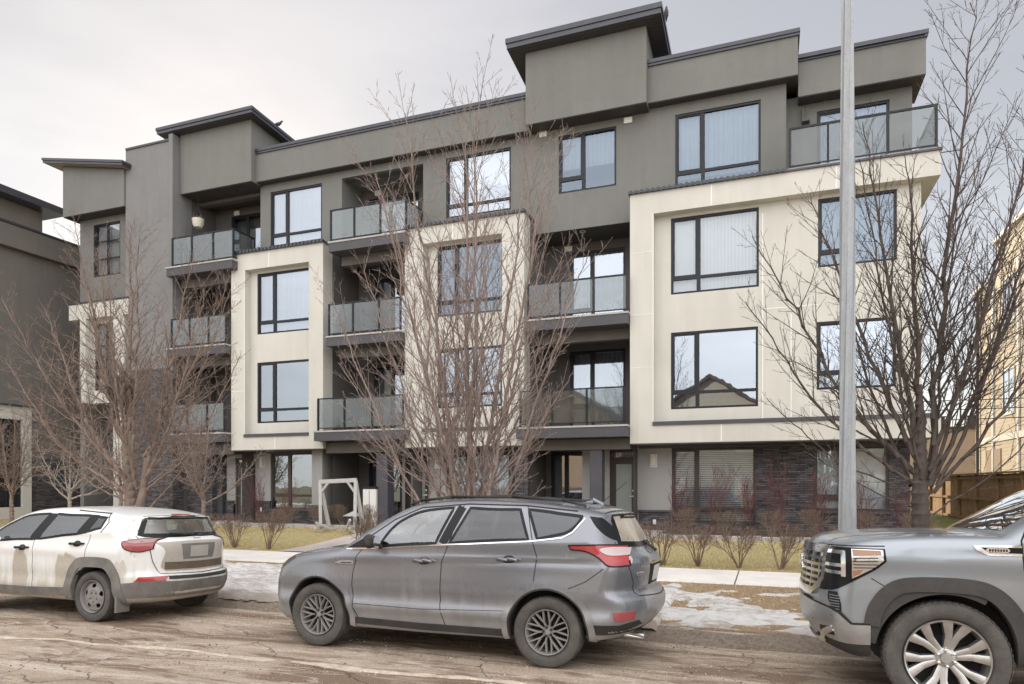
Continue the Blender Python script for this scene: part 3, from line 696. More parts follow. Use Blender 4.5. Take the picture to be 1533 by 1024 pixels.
def door(a, y, glass='doorglass', trn=True):
    x0,x1,z0,z1 = a; zt = z0+2.05; f = MB(); w = .07
    f.box(x0,x0+w,y-.005,y+.09,z0,z1); f.box(x1-w,x1,y-.005,y+.09,z0,z1); f.box(x0+w,x1-w,y-.005,y+.09,z1-w,z1); f.box(x0+w,x1-w,y-.005,y+.09,zt,zt+w)
    f.box(x0+w,x0+w+.11,y+.02,y+.07,z0,zt); f.box(x1-w-.11,x1-w,y+.02,y+.07,z0,zt); f.box(x0+w+.11,x1-w-.11,y+.02,y+.07,z0,z0+.22); f.box(x0+w+.11,x1-w-.11,y+.02,y+.07,zt-.13,zt)
    o = bpart(f, 'door', M['frame_br'])
    p = MB(); p.box(x0+w+.10,x1-w-.10,y+.04,y+.05,z0+.2,zt-.1); bpart(p, 'glass_pane', M[glass], o)
    p = MB(); p.box(x0+w,x1-w,y+.04,y+.048,zt+w,z1-w); bpart(p, 'transom_pane', M['pane'], o)
    p = MB(); p.box(x0+.02,x1-.02,y+.3,y+.31,z0,z1); bpart(p,'hall_lining',M['room'],o)
    h = MB(); xh = x1-w-.055
    for zz in (z0+.98, z0+1.14): h.lathe([(0,-.05),(.028,-.045),(.03,-.03),(.015,-.02),(.015,.01)], 'y', (xh,y+.02,zz), 14)
    h.bar((xh,y-.03,z0+.98),(xh-.11,y-.035,z0+.98),.015,.02); bpart(h, 'handle', M['trim_white'], o)
for a in (dR, dM, dL): door(a, yg+.03)
def sconce(x, z, y=20.0, mat='lampglass', w=.10):
    s = MB(); s.box(x-w,x+w,y-.02,y,z-.19,z+.19); o = bpart(s, 'wall_light', M['trim_white'])
    g_ = MB(); g_.box(x-w*.75,x+w*.75,y-.09,y-.021,z-.15,z+.15); bpart(g_, 'lamp_glass', M[mat], o, bevel=.015)
for x, z in ((-3.08,2.48),(-16.98,2.6),(-10.0,2.5)): sconce(x, z)
s = MB(); s.box(.86,.92,20.14,20.299,11.6,11.98); s.box(.86,1.06,20.1,20.299,11.58,11.64); bpart(s, 'wall_light', M['slab'], label='dark angular wall light on the roof terrace wall')
# small items on the facade: vents, outlet covers
for x, z, y in ((-6.35,12.35,W_),(-3.78,12.3,W_),(-5.9,9.22,20.99),(-12.8,12.0,20.99),(-19.0,12.15,20.99)):
    s = MB(); s.box(x-.12,x+.12,y-.06,y-.001,z-.08,z+.08); s.box(x-.09,x+.09,y-.075,y-.061,z-.05,z+.05); bpart(s, 'vent_cover', M['trim_white'], bevel=.01)
for x, z in ((-3.05,.72),(-17.0,.9)):
    s = MB(); s.box(x-.045,x+.045,yg-.085,yg-.052,z-.07,z+.07); s.box(x-.03,x+.03,yg-.10,yg-.086,z-.04,z+.04); bpart(s, 'outlet_cover', M['trim_white'], bevel=.006)
# columns and header beams
for x, w in ((-4.57,.36),(-11.53,.42)):
    m = MB(); m.box(x-w/2,x+w/2,19.1,19.1+w,.2,2.78); bpart(m, 'column', M['column'], bevel=.02)
pieces('header_beam', M['beam'], (-6.82,-3.58,19.05,19.5,2.781,3.08), (-13.6,-10.6,19.05,19.5,2.82,3.15), (-20.0,-17.4,19.05,19.5,2.85,3.2), (-3.5,3.4,yg-.03,yg+.1,2.83,2.88), (-18.6,-14.0,yg-.03,yg+.03,2.9,2.935))
m = MB(); m.box(-19.98,-18.62,19.8,20.9,.2,3.1); bpart(m, 'entry_shade_block', M['room'])  # solid dark block standing in for the shade of the entry recess
m = MB(); m.box(-11.9,-11.6,19.3,19.35,.45,1.95); 

# ------------------------------------------------------------------ neighbours, fence, far things
N = thing('neighbour_building', 'taupe stucco apartment block at the far left with cream framed side window', 'building', (-34, 22, 0))
def npart(mb, name, mats, root, org, **k):
    o = mb.build(name, mats, None, **k); o.parent = root; o.matrix_parent_inverse = Matrix.Translation(-Vector(org)); return o
NO = (-34,22,0)
m = MB(); m.box(-40,-28,12,32,-.1,11.08); npart(m,'wall',M['taupe'],N,NO)
m = MB(); m.box(-39.9,-27.75,12.2,32.1,11.1,11.98); npart(m,'parapet_band',M['taupe'],N,NO)
m = MB(); m.box(-40,-27.7,12.1,32.15,11.99,12.06); npart(m,'metal_cap',M['cap'],N,NO)
m = MB(); m.box(-39,-27.7,13,19.6,12.07,12.85); o = npart(m,'tower',M['taupe'],N,NO)
m = MB(); m.add([(-39.5,12.4,12.86),(-27.1,12.4,12.86),(-27.1,20.2,12.86),(-39.5,20.2,12.86),(-39.5,12.4,13.15),(-27.1,12.4,13.15),(-27.1,20.2,13.12),(-39.5,20.2,13.12)],[(0,3,2,1),(4,5,6,7),(0,1,5,4),(1,2,6,5),(2,3,7,6),(3,0,4,7)]); r_ = m.build('roof', M['cap'], o)
m = MB(); m.box(-27.99,-27.9,19.2,32,-.1,2.85); npart(m,'stone_cladding',M['stone'],N,NO)
m = MB(); m.box(-27.99,-27.75,18.85,19.2,.5,4.85); m.box(-27.99,-27.75,14,18.85,4.35,4.85); m.box(-27.99,-27.75,14,18.85,-.1,.9); o = npart(m,'cream_frame',M['cream'],N,NO)
m = MB(); m.box(-27.7,-27.65,14,19.25,4.86,4.93); m.build('metal_cap',M['cap'],None).parent = o
w_ = MB()
for y in (14.1,15.5,16.9,18.3,18.75): w_.box(-27.97,-27.85,y,y+.07,.9,4.35)
for z in (.9,2.0,3.2,4.28): w_.box(-27.965,-27.86,14.1,18.8,z,z+.07)
w = npart(w_,'window',M['frame'],N,NO)
m = MB(); m.add([(-27.93,14,.9),(-27.93,18.8,.9),(-27.93,18.8,4.35),(-27.93,14,4.35)],[(0,1,2,3)]); m.build('pane',M['pane'],w)

M['siding'] = siding('beige_siding', (.60,.52,.40)); M['brick_far'] = simple('tan_far_wall', (.42,.33,.25), .85, var=.1, scale=1)
RB = thing('siding_building', 'tall beige lap-siding apartment house behind the wooden fence at the right', 'building', (15,30,0)); RO = (15,30,0)
m = MB(); m.box(9.5,22,24,36.0,-.1,12.4); m.box(9.1,22,24.0,37.6,-.1,10.6)
m2 = MB()
hol = [(32.2,33.6,8.2,10.2),(32.2,33.6,4.6,6.5),(27,29,8.2,10.2),(27,29,4.6,6.5)]
npart(m,'wall',M['siding'],RB,RO)
m = MB(); m.box(9.35,22.1,23.9,36.1,12.41,12.6); m.box(8.95,22.1,36.15,37.75,10.61,10.75); npart(m,'roof_edge',M['trim_white'],RB,RO)
m = MB(); 
for y in (37.3,34.9,31.7): m.box(9.03,9.098,y-.1,y+.1,-.1,10.6)
m.box(9.04,9.098,24,37.2,3.6,3.85); npart(m,'corner_trim',M['trim_white'],RB,RO)
m = MB(); m.tube([(9.0,37.0,.1),(9.0,37.0,10.6)],.06,8); npart(m,'downpipe',M['slab'],RB,RO)
for (a,b,c,d) in hol:
    f = MB(); X = 9.095
    for q in ((a,b,c,c+.09),(a,b,d-.09,d),(a,a+.09,c+.09,d-.09),(b-.09,b,c+.09,d-.09),((a+b)/2-.04,(a+b)/2+.04,c+.09,d-.09)): f.box(X-.05,X,q[0],q[1],q[2],q[3])
    f = npart(f,'window',M['trim_white'],RB,RO)
    p = MB(); p.add([(X-.02,a+.05,c+.05),(X-.02,b-.05,c+.05),(X-.02,b-.05,d-.05),(X-.02,a+.05,d-.05)],[(0,1,2,3)]); p.build('pane',M['pane'],f)
m = MB(); m.box(9.06,9.097,33.9,36.0,.2,3.3); npart(m,'porch_recess',M['brick_far'],RB,RO)
GA = thing('garage_block', 'low tan flat-roofed building seen behind the fence in the gap at the right', 'building', (9.6,46,0))
GO=(9.6,46,0)
m = MB(); m.box(5,11.8,44,52,-.1,4.85); npart(m,'wall',M['brick_far'],GA,GO)
m = MB(); m.box(4.9,11.9,43.9,52.1,4.86,4.98); npart(m,'roof',M['cap'],GA,GO)
for x in (9.1,10.6): m = MB(); m.box(x-.2,x+.2,44.6,45.0,4.99,5.55); m.box(x-.25,x+.25,44.55,45.05,5.551,5.62); npart(m,'roof_vent',M['cap'],GA,GO)
# overhead wires between poles
M['wire'] = simple('wire', (.03,.03,.035), .6)
for k, z in enumerate((4.95,4.6,4.22)):
    m = MB(); pts = [(x, 30, z + .0012*(x-6)**2 + .02*(x-6)*(k-1)*.3) for x in rng(3.6, 40, 2)]; m.tube(pts, .018, 5)
    tag(m.build('overhead_wire', M['wire']), ['topmost of the three thin overhead wires in the gap at the right','middle of the three thin overhead wires in the gap at the right','lowest of the three thin overhead wires in the gap at the right'][k], 'wire', 'overhead wires in the gap')

M['cedar'] = simple('cedar_fence', (.36,.22,.115), .8, var=.25, scale=4, bump=.3, bscale=25)
M['cedar2'] = simple('cedar_board', (.42,.27,.15), .8, var=.25, scale=3, bump=.3, bscale=25)
F_ = thing('wooden_fence', 'tall brown wooden board fence running back beside the side lawn', 'fence', (7.0,30,.3)); FO=(7,30,.3)
m = MB(); rf = random.Random(9); y = 14.0
while y < 38.6:
    gzv = .30; m.box(7.02+rf.uniform(0,.006),7.045+rf.uniform(0,.006),y,y+.138,gzv,2.14+rf.uniform(-.008,.008)); y += .146
npart(m,'fence_boards',M['cedar2'],F_,FO)
y = 14.2
while y < 38.6: m = MB(); m.box(6.92,7.015,y-.05,y+.05,.2,2.15); npart(m,'fence_post',M['cedar'],F_,FO); y += 2.44
m = MB(); 
for z in (.5,1.25,1.98): m.box(6.94,7.0,14,38.6,z,z+.09)
npart(m,'fence_rail',M['cedar'],F_,FO)
m = MB(); m.box(6.86,7.12,14,38.65,2.155,2.2); npart(m,'fence_cap',M['cedar'],F_,FO)

# street lamp pole: octagonal, tapered, galvanised
n = NT('galvanised_steel'); p = n.pos(); f1 = n.noise(n.scaled(p,(6,6,1.2)), 3, 6, .7)
vor = n.n('TexVoronoi', {'Vector': p, 'Scale': 45}).outputs['Color']
c = n.mix(n.maprange(f1,.3,.75), (.30,.32,.34), (.42,.435,.445)); c = n.mix(.12, c, vor, 'SOFT_LIGHT')
c = n.mix(n.maprange(n.noise(n.scaled(p,(20,20,.7)),1,4),.62,.7,0,.4), c, (.28,.25,.22))
M['galv'] = n.done(n.bsdf(c,.55,.2,None,.4))
LP = thing('street_lamp_pole', 'tall octagonal galvanised steel pole rising past the top of the picture', 'lamp pole', (.94,9.6,.1))
m = MB(); m.tube([(0,0,.0),(0,0,5),(0,0,10.5)],[.120,.092,.072],8); m.build('pole',M['galv'],LP,smooth=20)
m = MB(); m.lathe([(0,0),(.22,0),(.22,.03),(.15,.03),(.14,.12),(.128,.14)],'z',(0,0,0),24); m.build('base_plate',M['galv'],LP,smooth=40)
m = MB(); m.tube([(0,0,10.4),(-.1,-.6,10.9),(-.1,-1.6,11.1)],[.05,.045,.04],8); m.build('arm',M['galv'],LP,smooth=40)
m = MB(); m.box(-.28,.08,-2.3,-1.55,11.02,11.15); m.build('lamp_head',M['galv'],LP,bevel=.03)
m = MB(); m.box(-.03,.03,-.14,-.11,.45,.75); m.build('hand_hole_cover',M['galv'],LP,bevel=.008)

# garden things by the left ground-floor unit
SW = thing('garden_swing_frame', 'weathered white wooden swing frame standing in front of the grey entrance recess', 'swing frame', (-11.75,17.0,.45)); w=.09
S = MB(); a=(-.62,-.35,-.05); 
m = MB(); m.bar((-.62,0,1.42),(.66,0,1.47),.07,.12); m.build('top_beam',M['white'],SW,bevel=.008)
for (p0,p1) in (((-.60,0,1.42),(-.46,-.16,-.05)),((-.60,0,1.42),(-.46,.3,-.05)),((.62,0,1.45),(.70,-.16,-.05)),((.62,0,1.45),(.70,.3,-.05))): m = MB(); m.bar(p0,p1,w,w); m.build('leg',M['white'],SW,bevel=.008)
for (p0,p1) in (((-.55,0,1.12),(-.28,0,1.42)),((.60,0,1.12),(.34,0,1.44)),((-.45,-.4,.25),(-.2,0,.05)),((.7,-.4,.35),(.45,-.2,.05))): m = MB(); m.bar(p0,p1,.06,.06); m.build('brace',M['white'],SW)
m = MB(); m.bar((-.44,-.45,.1),(-.44,.45,.1),.06,.06); m.bar((.70,-.45,.12),(.70,.45,.12),.06,.06); m.build('stretcher',M['white'],SW)
BN = thing('storage_cabinet', 'pale grey upright storage cabinet between the swing frame and the dark column', 'cabinet', (-11.93,19.0,.45))
m = MB(); m.box(-.24,.24,0,.5,0,1.2); m.build('body',M['trim_white'],BN,bevel=.015)
m = MB(); m.box(-.26,.26,-.02,.52,1.205,1.27); m.build('lid',M['frame'],BN,bevel=.01)
m = MB(); m.box(-.008,.008,-.004,0,.04,1.16); m.build('door_gap',M['frame'],BN)
LN = thing('garden_lantern', 'squat dark lantern with a pale pyramid cap inside the swing frame', 'lantern', (-12.0,18.2,.45))
m = MB(); m.box(-.17,.17,-.17,.17,.06,.36); m.build('body',M['slab'],LN,bevel=.01)
m = MB(); m.add([(-.24,-.24,.37),(.24,-.24,.37),(.24,.24,.37),(-.24,.24,.37),(0,0,.52)],[(0,3,2,1),(0,1,4),(1,2,4),(2,3,4),(3,0,4)]); m.build('cap',M['white'],LN)
m = MB(); m.box(-.22,.22,-.22,.22,0,.055); m.build('base',M['white'],LN,bevel=.01)
# hanging basket on the top left balcony
HB = thing('hanging_planter', 'cream round planter hanging above the upper left balcony railing', 'planter', (-19.35,19.4,11.1))
m = MB(); m.lathe([(0,0),(.14,.0),(.19,.12),(.21,.3),(.19,.3),(.17,.14),(0,.1)],'z',(0,0,0),24); m.build('pot',M['lampglass'],HB,smooth=50)
m = MB()
for t in (0,2.1,4.2): m.tube([(.19*math.cos(t),.19*math.sin(t),.29),(0,0,.75)],.006,4)
m.tube([(0,0,.75),(0,0,1.1)],.006,4); m.build('hanger',M['rail'],HB)
m = MB(); rp = random.Random(4)
for _ in range(60):
    t=rp.uniform(0,6.28); r=rp.uniform(0,.16); m.tube([(r*math.cos(t),r*math.sin(t),.22),(r*1.5*math.cos(t+.4),r*1.5*math.sin(t+.4),.3+rp.uniform(.02,.16))],.004,3)
m.build('dried_plant',simple('dry_plant',(.25,.2,.12)),HB)
# armchair-like seat on that balcony
PC = thing('patio_chair', 'dark patio chair behind the glass of the upper left balcony', 'chair', (-17.75,19.75,9.5))
for nm_, bx_ in (('seat',(-.3,.3,-.28,.28,.36,.42)),('backrest',(-.3,.3,.26,.31,.43,.85))): m = MB(); m.box(*bx_); m.build(nm_,M['slab'],PC,bevel=.01)
for sx in (-.27,.27):
    for sy in (-.25,.25): m = MB(); m.box(sx-.02,sx+.02,sy-.02,sy+.02,0,.355); m.build('leg',M['rail'],PC)
    m = MB(); m.box(sx-.025,sx+.025,-.28,.25,.6,.63); m.build('armrest',M['slab'],PC)
# birds and roof ornament
M['bird'] = simple('dark_bird_plumage', (.06,.058,.065), .8, var=.3, scale=30)
def bird(loc, rz, label, up=0):
    m = MB(); t = R(up)
    def P(x, z): return (x*math.cos(t)-z*math.sin(t), 0, x*math.sin(t)+z*math.cos(t)+.12)
    m.tube([P(-.20,-.02),P(-.13,.0),P(-.05,.015),P(.04,.02),P(.10,.045),P(.135,.085),P(.165,.1),P(.19,.098)],[.012,.028,.062,.07,.05,.034,.036,.012],12)
    o = m.build('bird', M['bird'], None, smooth=180); o.location = loc; o.rotation_euler = (0,0,rz)
    l = MB(); l.tube([(-.0,.02,.08),(.0,.02,0)],.006,5); l.tube([(.02,-.02,.08),(.02,-.02,0)],.006,5); l.build('leg',M['bird'],o)
    b = MB(); b.tube([P(.19,.098),P(.225,.09)],[.009,.002],6); b.build('beak',M['rail'],o)
    return tag(o, label, 'bird', 'birds on the roofs')
bird((-2.66,19.5,14.82), R(-90), 'dark bird perched upright on the right edge of the tallest tower roof', 70)
bird((-16.55,20.3,14.64), R(20), 'dark bird sitting level on the right edge of the second tower roof', 8)
OR = thing('roof_vane', 'small black multi-armed roof ornament above the right parapet', 'roof ornament', (-1.35,20.4,13.1))
m = MB(); m.tube([(0,0,0),(0,0,1.1)],.012,6); m.build('mast',M['rail'],OR)
for k in range(5):
    t = k*1.257; m = MB(); m.tube([(0,0,1.05),(.07*math.cos(t),.05*math.sin(t),1.12),(.13*math.cos(t),.1*math.sin(t),1.10)],[.006,.03,.006],7); m.build('vane',M['bird'],OR,smooth=180)
# ------------------------------------------------------------------ trees and shrubs
M['bark_w'] = bark('grey_brown_bark', (.30,.235,.205)); M['bark_l'] = bark('reddish_bark', (.25,.19,.155)); M['bark_d'] = bark('dark_bark', (.115,.092,.08))
M['bark_p'] = bark('pale_bark', (.36,.32,.28)); M['twig_red'] = bark('red_stem', (.15,.07,.065)); M['twig_br'] = bark('hedge_twig', (.20,.145,.11)); M['twig_dk'] = bark('hedge_stem', (.16,.12,.10))
M['bud'] = simple('dry_seed', (.17,.12,.10), .8)
class TB(MB):
    def limb(s, pts, r0, r1, n):
        k = len(pts); s.tube(pts, [r0+(r1-r0)*(i/(k-1))**.85 for i in range(k)], n, cap=False)
def rvec(rd, s=1): return Vector((rd.gauss(0,s), rd.gauss(0,s), rd.gauss(0,s)))
def grow(tb, rd, p, d, L, r, depth, P, bud=None):
    """one branch; P: dict(up, wob, ang, ratio, gap, maxd, rmin)"""
    nseg = max(3, int(L/P['seg'])) if depth < P['maxd'] else 3
    pts = [p.copy()]; q = p.copy(); dd = d.normalized(); st = L/nseg; dirs = [dd.copy()]
    for i in range(nseg):
        dd = (dd + rvec(rd, P['wob']) + Vector((0,0,P['up']*(1-.5*i/nseg)))).normalized(); q = q + dd*st; pts.append(q.copy()); dirs.append(dd.copy())
    n = 7 if r > .03 else (5 if r > .012 else (4 if r > .006 else 3))
    tb.limb(pts, r, max(P['rmin'], r*.22), n)
    if depth >= P['maxd']: return
    s = P['bare'][min(depth, len(P['bare'])-1)] * L; side = rd.random()*6.28
    while s < L*.97:
        t = s/L; i = min(int(t*nseg), nseg-1); f = t*nseg-i; pp = pts[i].lerp(pts[i+1], f); ax = dirs[i+1]
        side += 2.4 + rd.uniform(-.5,.5)
        u = ax.cross(Vector((0.3,.2,1))).normalized(); v = ax.cross(u)
        lat = u*math.cos(side)+v*math.sin(side); an = R(rd.uniform(*P['ang']))
        nd = ax*math.cos(an)+lat*math.sin(an)
        cl = L*P['ratio'][min(depth,len(P['ratio'])-1)]*(1.12-t*.75)*rd.uniform(.55,1.2)
        if depth+1 >= P['maxd']: cl = min(cl, rd.uniform(*P['twig']))
        cr = max(P['rmin'], min(r*(1-.75*t)*.6, r*.55))
        if cl > .05: grow(tb, rd, pp, nd, cl, cr, depth+1, P, bud)
        s += P['gap'][min(depth,len(P['gap'])-1)]*rd.uniform(.6,1.4)
    
def spline(pts, n):
    out = []; k = len(pts)
    for i in range(k-1):
        p0, p1, p2, p3 = pts[max(i-1,0)], pts[i], pts[i+1], pts[min(i+2,k-1)]
        for j in range(n):
            t = j/n; out.append(.5*((2*p1)+(p2-p0)*t+(2*p0-5*p1+4*p2-p3)*t*t+(3*p1-p0-3*p2+p3)*t**3))
    out.append(pts[-1]); return out
def tree(name, label, loc, limbs, mat, seed, P, trunk=None, group=None, cat='tree'):
    """limbs: (start xyz, end xyz, radius, bow) in metres from the trunk foot"""
    rd = random.Random(seed); root = thing(name, label, cat, loc, group=group)
    tk = TB(); cr = TB()
    if trunk:
        pts = spline([Vector(p[:3]) for p in trunk], 5); rr = [p[3] for p in trunk]; k = len(pts)
        rads = [float(np.interp(i/(k-1)*(len(rr)-1), range(len(rr)), rr)) for i in range(k)]
        pts = [p + rvec(rd, .003) for p in pts]; tk.tube(pts, rads, 14)
    for (a, b, r, bow) in limbs:
        a, b = Vector(a), Vector(b); d = b-a; L = d.length
        m1 = a + d*.33 + Vector((d.x*.5*bow, d.y*.5*bow, -abs(bow)*.12*L)); m2 = a + d*.68 + Vector((d.x*.3*bow, d.y*.3*bow, -abs(bow)*.06*L))
        pts = spline([a, m1, m2, b], 6); pts = [pts[0]]+[p + rvec(rd, .012*L/3) for p in pts[1:]]
        k = len(pts); tgt = tk if r > .045 else cr
        tgt.limb(pts, r, .006, 9 if r > .03 else 6)
        s = .16; side = rd.random()*6
        while s < .99:
            i = min(int(s*(k-1)), k-2); pp = pts[i].lerp(pts[i+1], s*(k-1)-i); ax = (pts[i+1]-pts[i]).normalized()
            side += 2.4+rd.uniform(-.5,.5); u = ax.cross(Vector((.3,.2,1))).normalized(); v = ax.cross(u)
            lat = u*math.cos(side)+v*math.sin(side); an = R(rd.uniform(*P['ang']))
            nd = ax*math.cos(an)+lat*math.sin(an)
            cl = L*P.get('r0',.42)*(1.05-s*.7)*rd.uniform(.5,1.15)*(.6+.4*min(1, s/.3)); cl = max(cl, .25)
            grow(cr, rd, pp, nd, cl, max(P['rmin'], min(r*(1-s*.85)*.42, .02)), 1, P)
            s += P.get('g0',.16)*rd.uniform(.6,1.4)/L*1.0
    tk.build('trunk', mat, root, smooth=60); cr.build('crown', mat, root, smooth=60)
    return root
def fan(n, rd, base_r, hmin, hmax, sx, sy, z0, z1, r, bow=.25, lean=0, x0=0):
    out = []
    for i in range(n):
        t = (i+.5)/n*2-1; a = rd.uniform(0, 6.28)
        ex = t*sx*rd.uniform(.85,1.1)+lean; ey = rd.uniform(-sy, sy)
        h = hmax - (hmax-hmin)*abs(t)**1.6*rd.uniform(.8,1.1) - rd.uniform(0,.5)
        zs = rd.uniform(z0, z1); out.append(((x0+base_r*t, rd.uniform(-.4,.4)*base_r, zs), (ex, ey, h), r*rd.uniform(.7,1.15), bow))
    return out
PB = dict(up=.07, wob=.05, ang=(22,46), ratio=(.45,.42,.4), gap=(.2,.17,.13), maxd=3, rmin=.003, seg=.16, bare=(.12,.18,.2), twig=(.10,.30), g0=.23, r0=.36)
rd = random.Random(21)
# middle tree: multi-stemmed vase
L_ = [((-.05,0,.25),(-1.85,.1,8.0),.075,-.15),((.0,0,.2),(-.95,-.5,8.6),.085,-.1),((.05,.05,.2),(-.3,.6,8.9),.09,.03),((.06,-.05,.2),(.35,-.3,8.8),.085,-.05),
      ((.12,0,.25),(1.05,.3,8.3),.08,-.08),((.16,0,.2),(1.55,-.4,7.6),.075,.02),((.2,0,.3),(2.0,.3,6.2),.06,.05),((-.1,0,.3),(-2.3,.4,6.5),.06,.05),
      ((-.1,.05,.3),(-2.6,-.3,5.2),.05,.18),((-.3,0,1.6),(-2.7,.2,3.9),.032,.2),((.3,0,1.7),(1.7,.5,5.0),.035,.15),((-.2,.1,1.2),(-1.6,1.6,6.6),.05,.1),((.1,.1,1.2),(.9,1.7,7.2),.05,.1),
      ((0,-.1,1.2),(-.6,-1.6,6.8),.05,.1),((.15,-.1,1.3),(1.0,-1.5,6.4),.045,.1),((-.25,0,1.4),(-2.2,-.5,3.1),.022,.2),((-.4,0,1.9),(-1.5,.3,2.7),.018,.1),((.35,0,1.6),(1.9,-.2,3.4),.02,.15)]
L_ = [(a,(b[0],b[1],b[2]-(.75 if b[2] > 6 else 0)),r*.72,w_) for a,b,r,w_ in L_]
tree('deciduous_tree', 'bare multi-stemmed grey-brown tree fanning up in front of the middle of the facade', (-4.75,10.6,.15), L_, M['bark_w'], 3, PB,
     trunk=[(0,0,-.15,.30),(0,0,.15,.24),(.02,0,.5,.20),(.04,0,.9,.12)])
# left tree: spreading, two main stems
PL = dict(PB, up=.055, wob=.06, ang=(24,52), g0=.115, gap=(.2,.15,.12), rmin=.0027)
L_ = [((-.15,0,1.7),(-3.0,.3,5.6),.085,.22),((-.18,0,1.5),(-3.3,-.4,4.4),.06,.28),((-.2,0,2.2),(-2.2,.6,6.4),.07,.12),((-.15,0,2.2),(-1.3,-.3,7.0),.075,.05),((-.1,0,2.4),(-.4,.3,7.2),.075,.02),
      ((0,0,2.3),(.5,-.3,6.9),.06,.02),((.25,0,1.6),(1.4,.2,6.4),.07,.12),((.3,0,1.7),(2.2,-.3,5.4),.055,.2),((.3,0,1.5),(2.4,.4,4.2),.04,.28),((.2,.1,1.6),(.9,1.8,6.1),.05,.15),
      ((-.1,.1,1.8),(-1.4,1.9,6.0),.05,.15),((-.1,-.1,1.8),(-1.6,-1.8,5.6),.05,.15),((.2,-.1,1.6),(1.0,-1.6,5.9),.05,.15),((-.3,0,1.9),(-3.4,.2,3.4),.035,.3),((-.2,0,1.3),(-2.0,-.3,2.5),.03,.2),((.35,0,1.1),(1.7,.2,2.6),.028,.1),
      ((-.2,0,2.6),(-1.9,.9,6.7),.05,.1),((.3,0,2.2),(1.8,.8,6.0),.05,.1)]
L_ = [(a,b,r*.78,w_) for a,b,r,w_ in L_]
lt = tree('deciduous_tree', 'bare reddish-brown spreading tree behind the white car at the left', (-12.3,10.6,.15), L_, M['bark_l'], 8, PL,
     trunk=[(0,0,-.15,.23),(0,0,.2,.18),(0,0,.8,.155),(-.1,0,1.5,.12),(-.2,0,2.4,.09),(-.25,0,3.2,.05)])
m = TB(); m.tube([Vector((0,0,.7)),Vector((.15,0,1.1)),Vector((.3,0,1.6)),Vector((.36,0,2.2))],[.12,.10,.08,.05],12); m.build('trunk_fork', M['bark_l'], lt, smooth=60)
# nest in the left tree
nb = MB(); rn = random.Random(2)
for _ in range(420):
    a = rn.uniform(0,6.28); b = rn.uniform(-1,1); c_ = Vector((math.cos(a)*.24*math.sqrt(1-b*b)*rn.uniform(.6,1), math.sin(a)*.22*math.sqrt(1-b*b), b*.3)); d = rvec(rn,1).normalized()*rn.uniform(.08,.2)
    nb.tube([c_-d, c_+rvec(rn,.01), c_+d],[.004,.005,.003],3,cap=False)
o = nb.build('bird_nest', M['bark_d'], None); o.location = (-12.62,10.6,3.75); tag(o, 'dark tangled twig nest wedged in the fork of the reddish left tree', 'nest')
# right tree
PR = dict(PB, up=.07, wob=.05, ang=(22,46), g0=.13, rmin=.0027)
L_ = [((0,0,1.7),(-2.2,.2,5.4),.07,.16),((-.05,0,1.6),(-2.3,-.3,4.3),.05,.22),((0,0,1.9),(-1.4,.4,6.0),.07,.08),((0,0,2.0),(-.75,-.3,6.6),.075,.05),((0,0,2.1),(-.1,.3,6.3),.08,.0),((.1,0,1.6),(.65,.1,8.2),.085,-.06),
      ((.1,0,1.8),(1.3,-.3,6.4),.065,.08),((.12,0,1.6),(1.7,.4,5.9),.06,.1),((.15,0,1.5),(2.1,-.2,5.0),.05,.15),((.15,0,1.2),(2.2,.5,3.3),.022,.15),((.1,.1,1.6),(.8,1.6,6.2),.05,.1),
      ((-.1,.1,1.6),(-1.1,1.6,5.8),.05,.1),((0,-.1,1.7),(-.9,-1.3,5.7),.045,.1),((.1,-.1,1.7),(1.0,-1.3,6.1),.045,.1),((-.05,0,1.5),(-2.0,.1,2.9),.025,.25),((-.1,0,1.3),(-1.5,-.2,2.1),.018,.1),((.2,0,1.6),(1.9,.2,6.6),.05,.1)]
L_ = [(a,b,r*.64,w_) for a,b,r,w_ in L_]
tree('deciduous_tree', 'bare dark-barked tree behind the lamp pole at the right end of the building', (1.98,10.9,.18), L_, M['bark_d'], 15, PR,
     trunk=[(0,0,-.15,.18),(0,0,.2,.145),(-.01,0,.8,.13),(0,0,1.5,.12),(0,0,2.2,.08),(-.02,0,3,.04)])
# small ornamental trees close to the building
PS = dict(PB, up=.05, wob=.08, ang=(28,60), gap=(.15,.13,.1), twig=(.08,.25), g0=.11, rmin=.0045, r0=.5)
for i, (x, y, h, s_, mt, lab, sd) in enumerate([(-21.6,16.2,3.4,1.3,'bark_p','small pale bare tree by the dark stone wall, nearest the cream frame of the neighbour',31),(-19.8,16.6,3.6,1.35,'bark_w','small brown bare tree between the pale sapling and the cream post',32),
                            (-15.55,15.8,3.9,1.6,'bark_w','small bare tree standing before the dark entry recess left of the frosted door',33),(-22.9,15.2,4.3,.8,'bark_l','slender bare tree against the neighbour building at the far left',34)]):
    rd = random.Random(sd); L_ = fan(9, rd, .04, h*.62, h, s_, s_, .9, 1.3, .035, .25)
    tree('small_tree', lab, (x,y,gz(x,y)), L_, M[mt], sd, PS, trunk=[(0,0,-.1,.09),(0,0,.4,.075),(0,0,1.0,.065),(0,0,1.5,.03)], group=None)

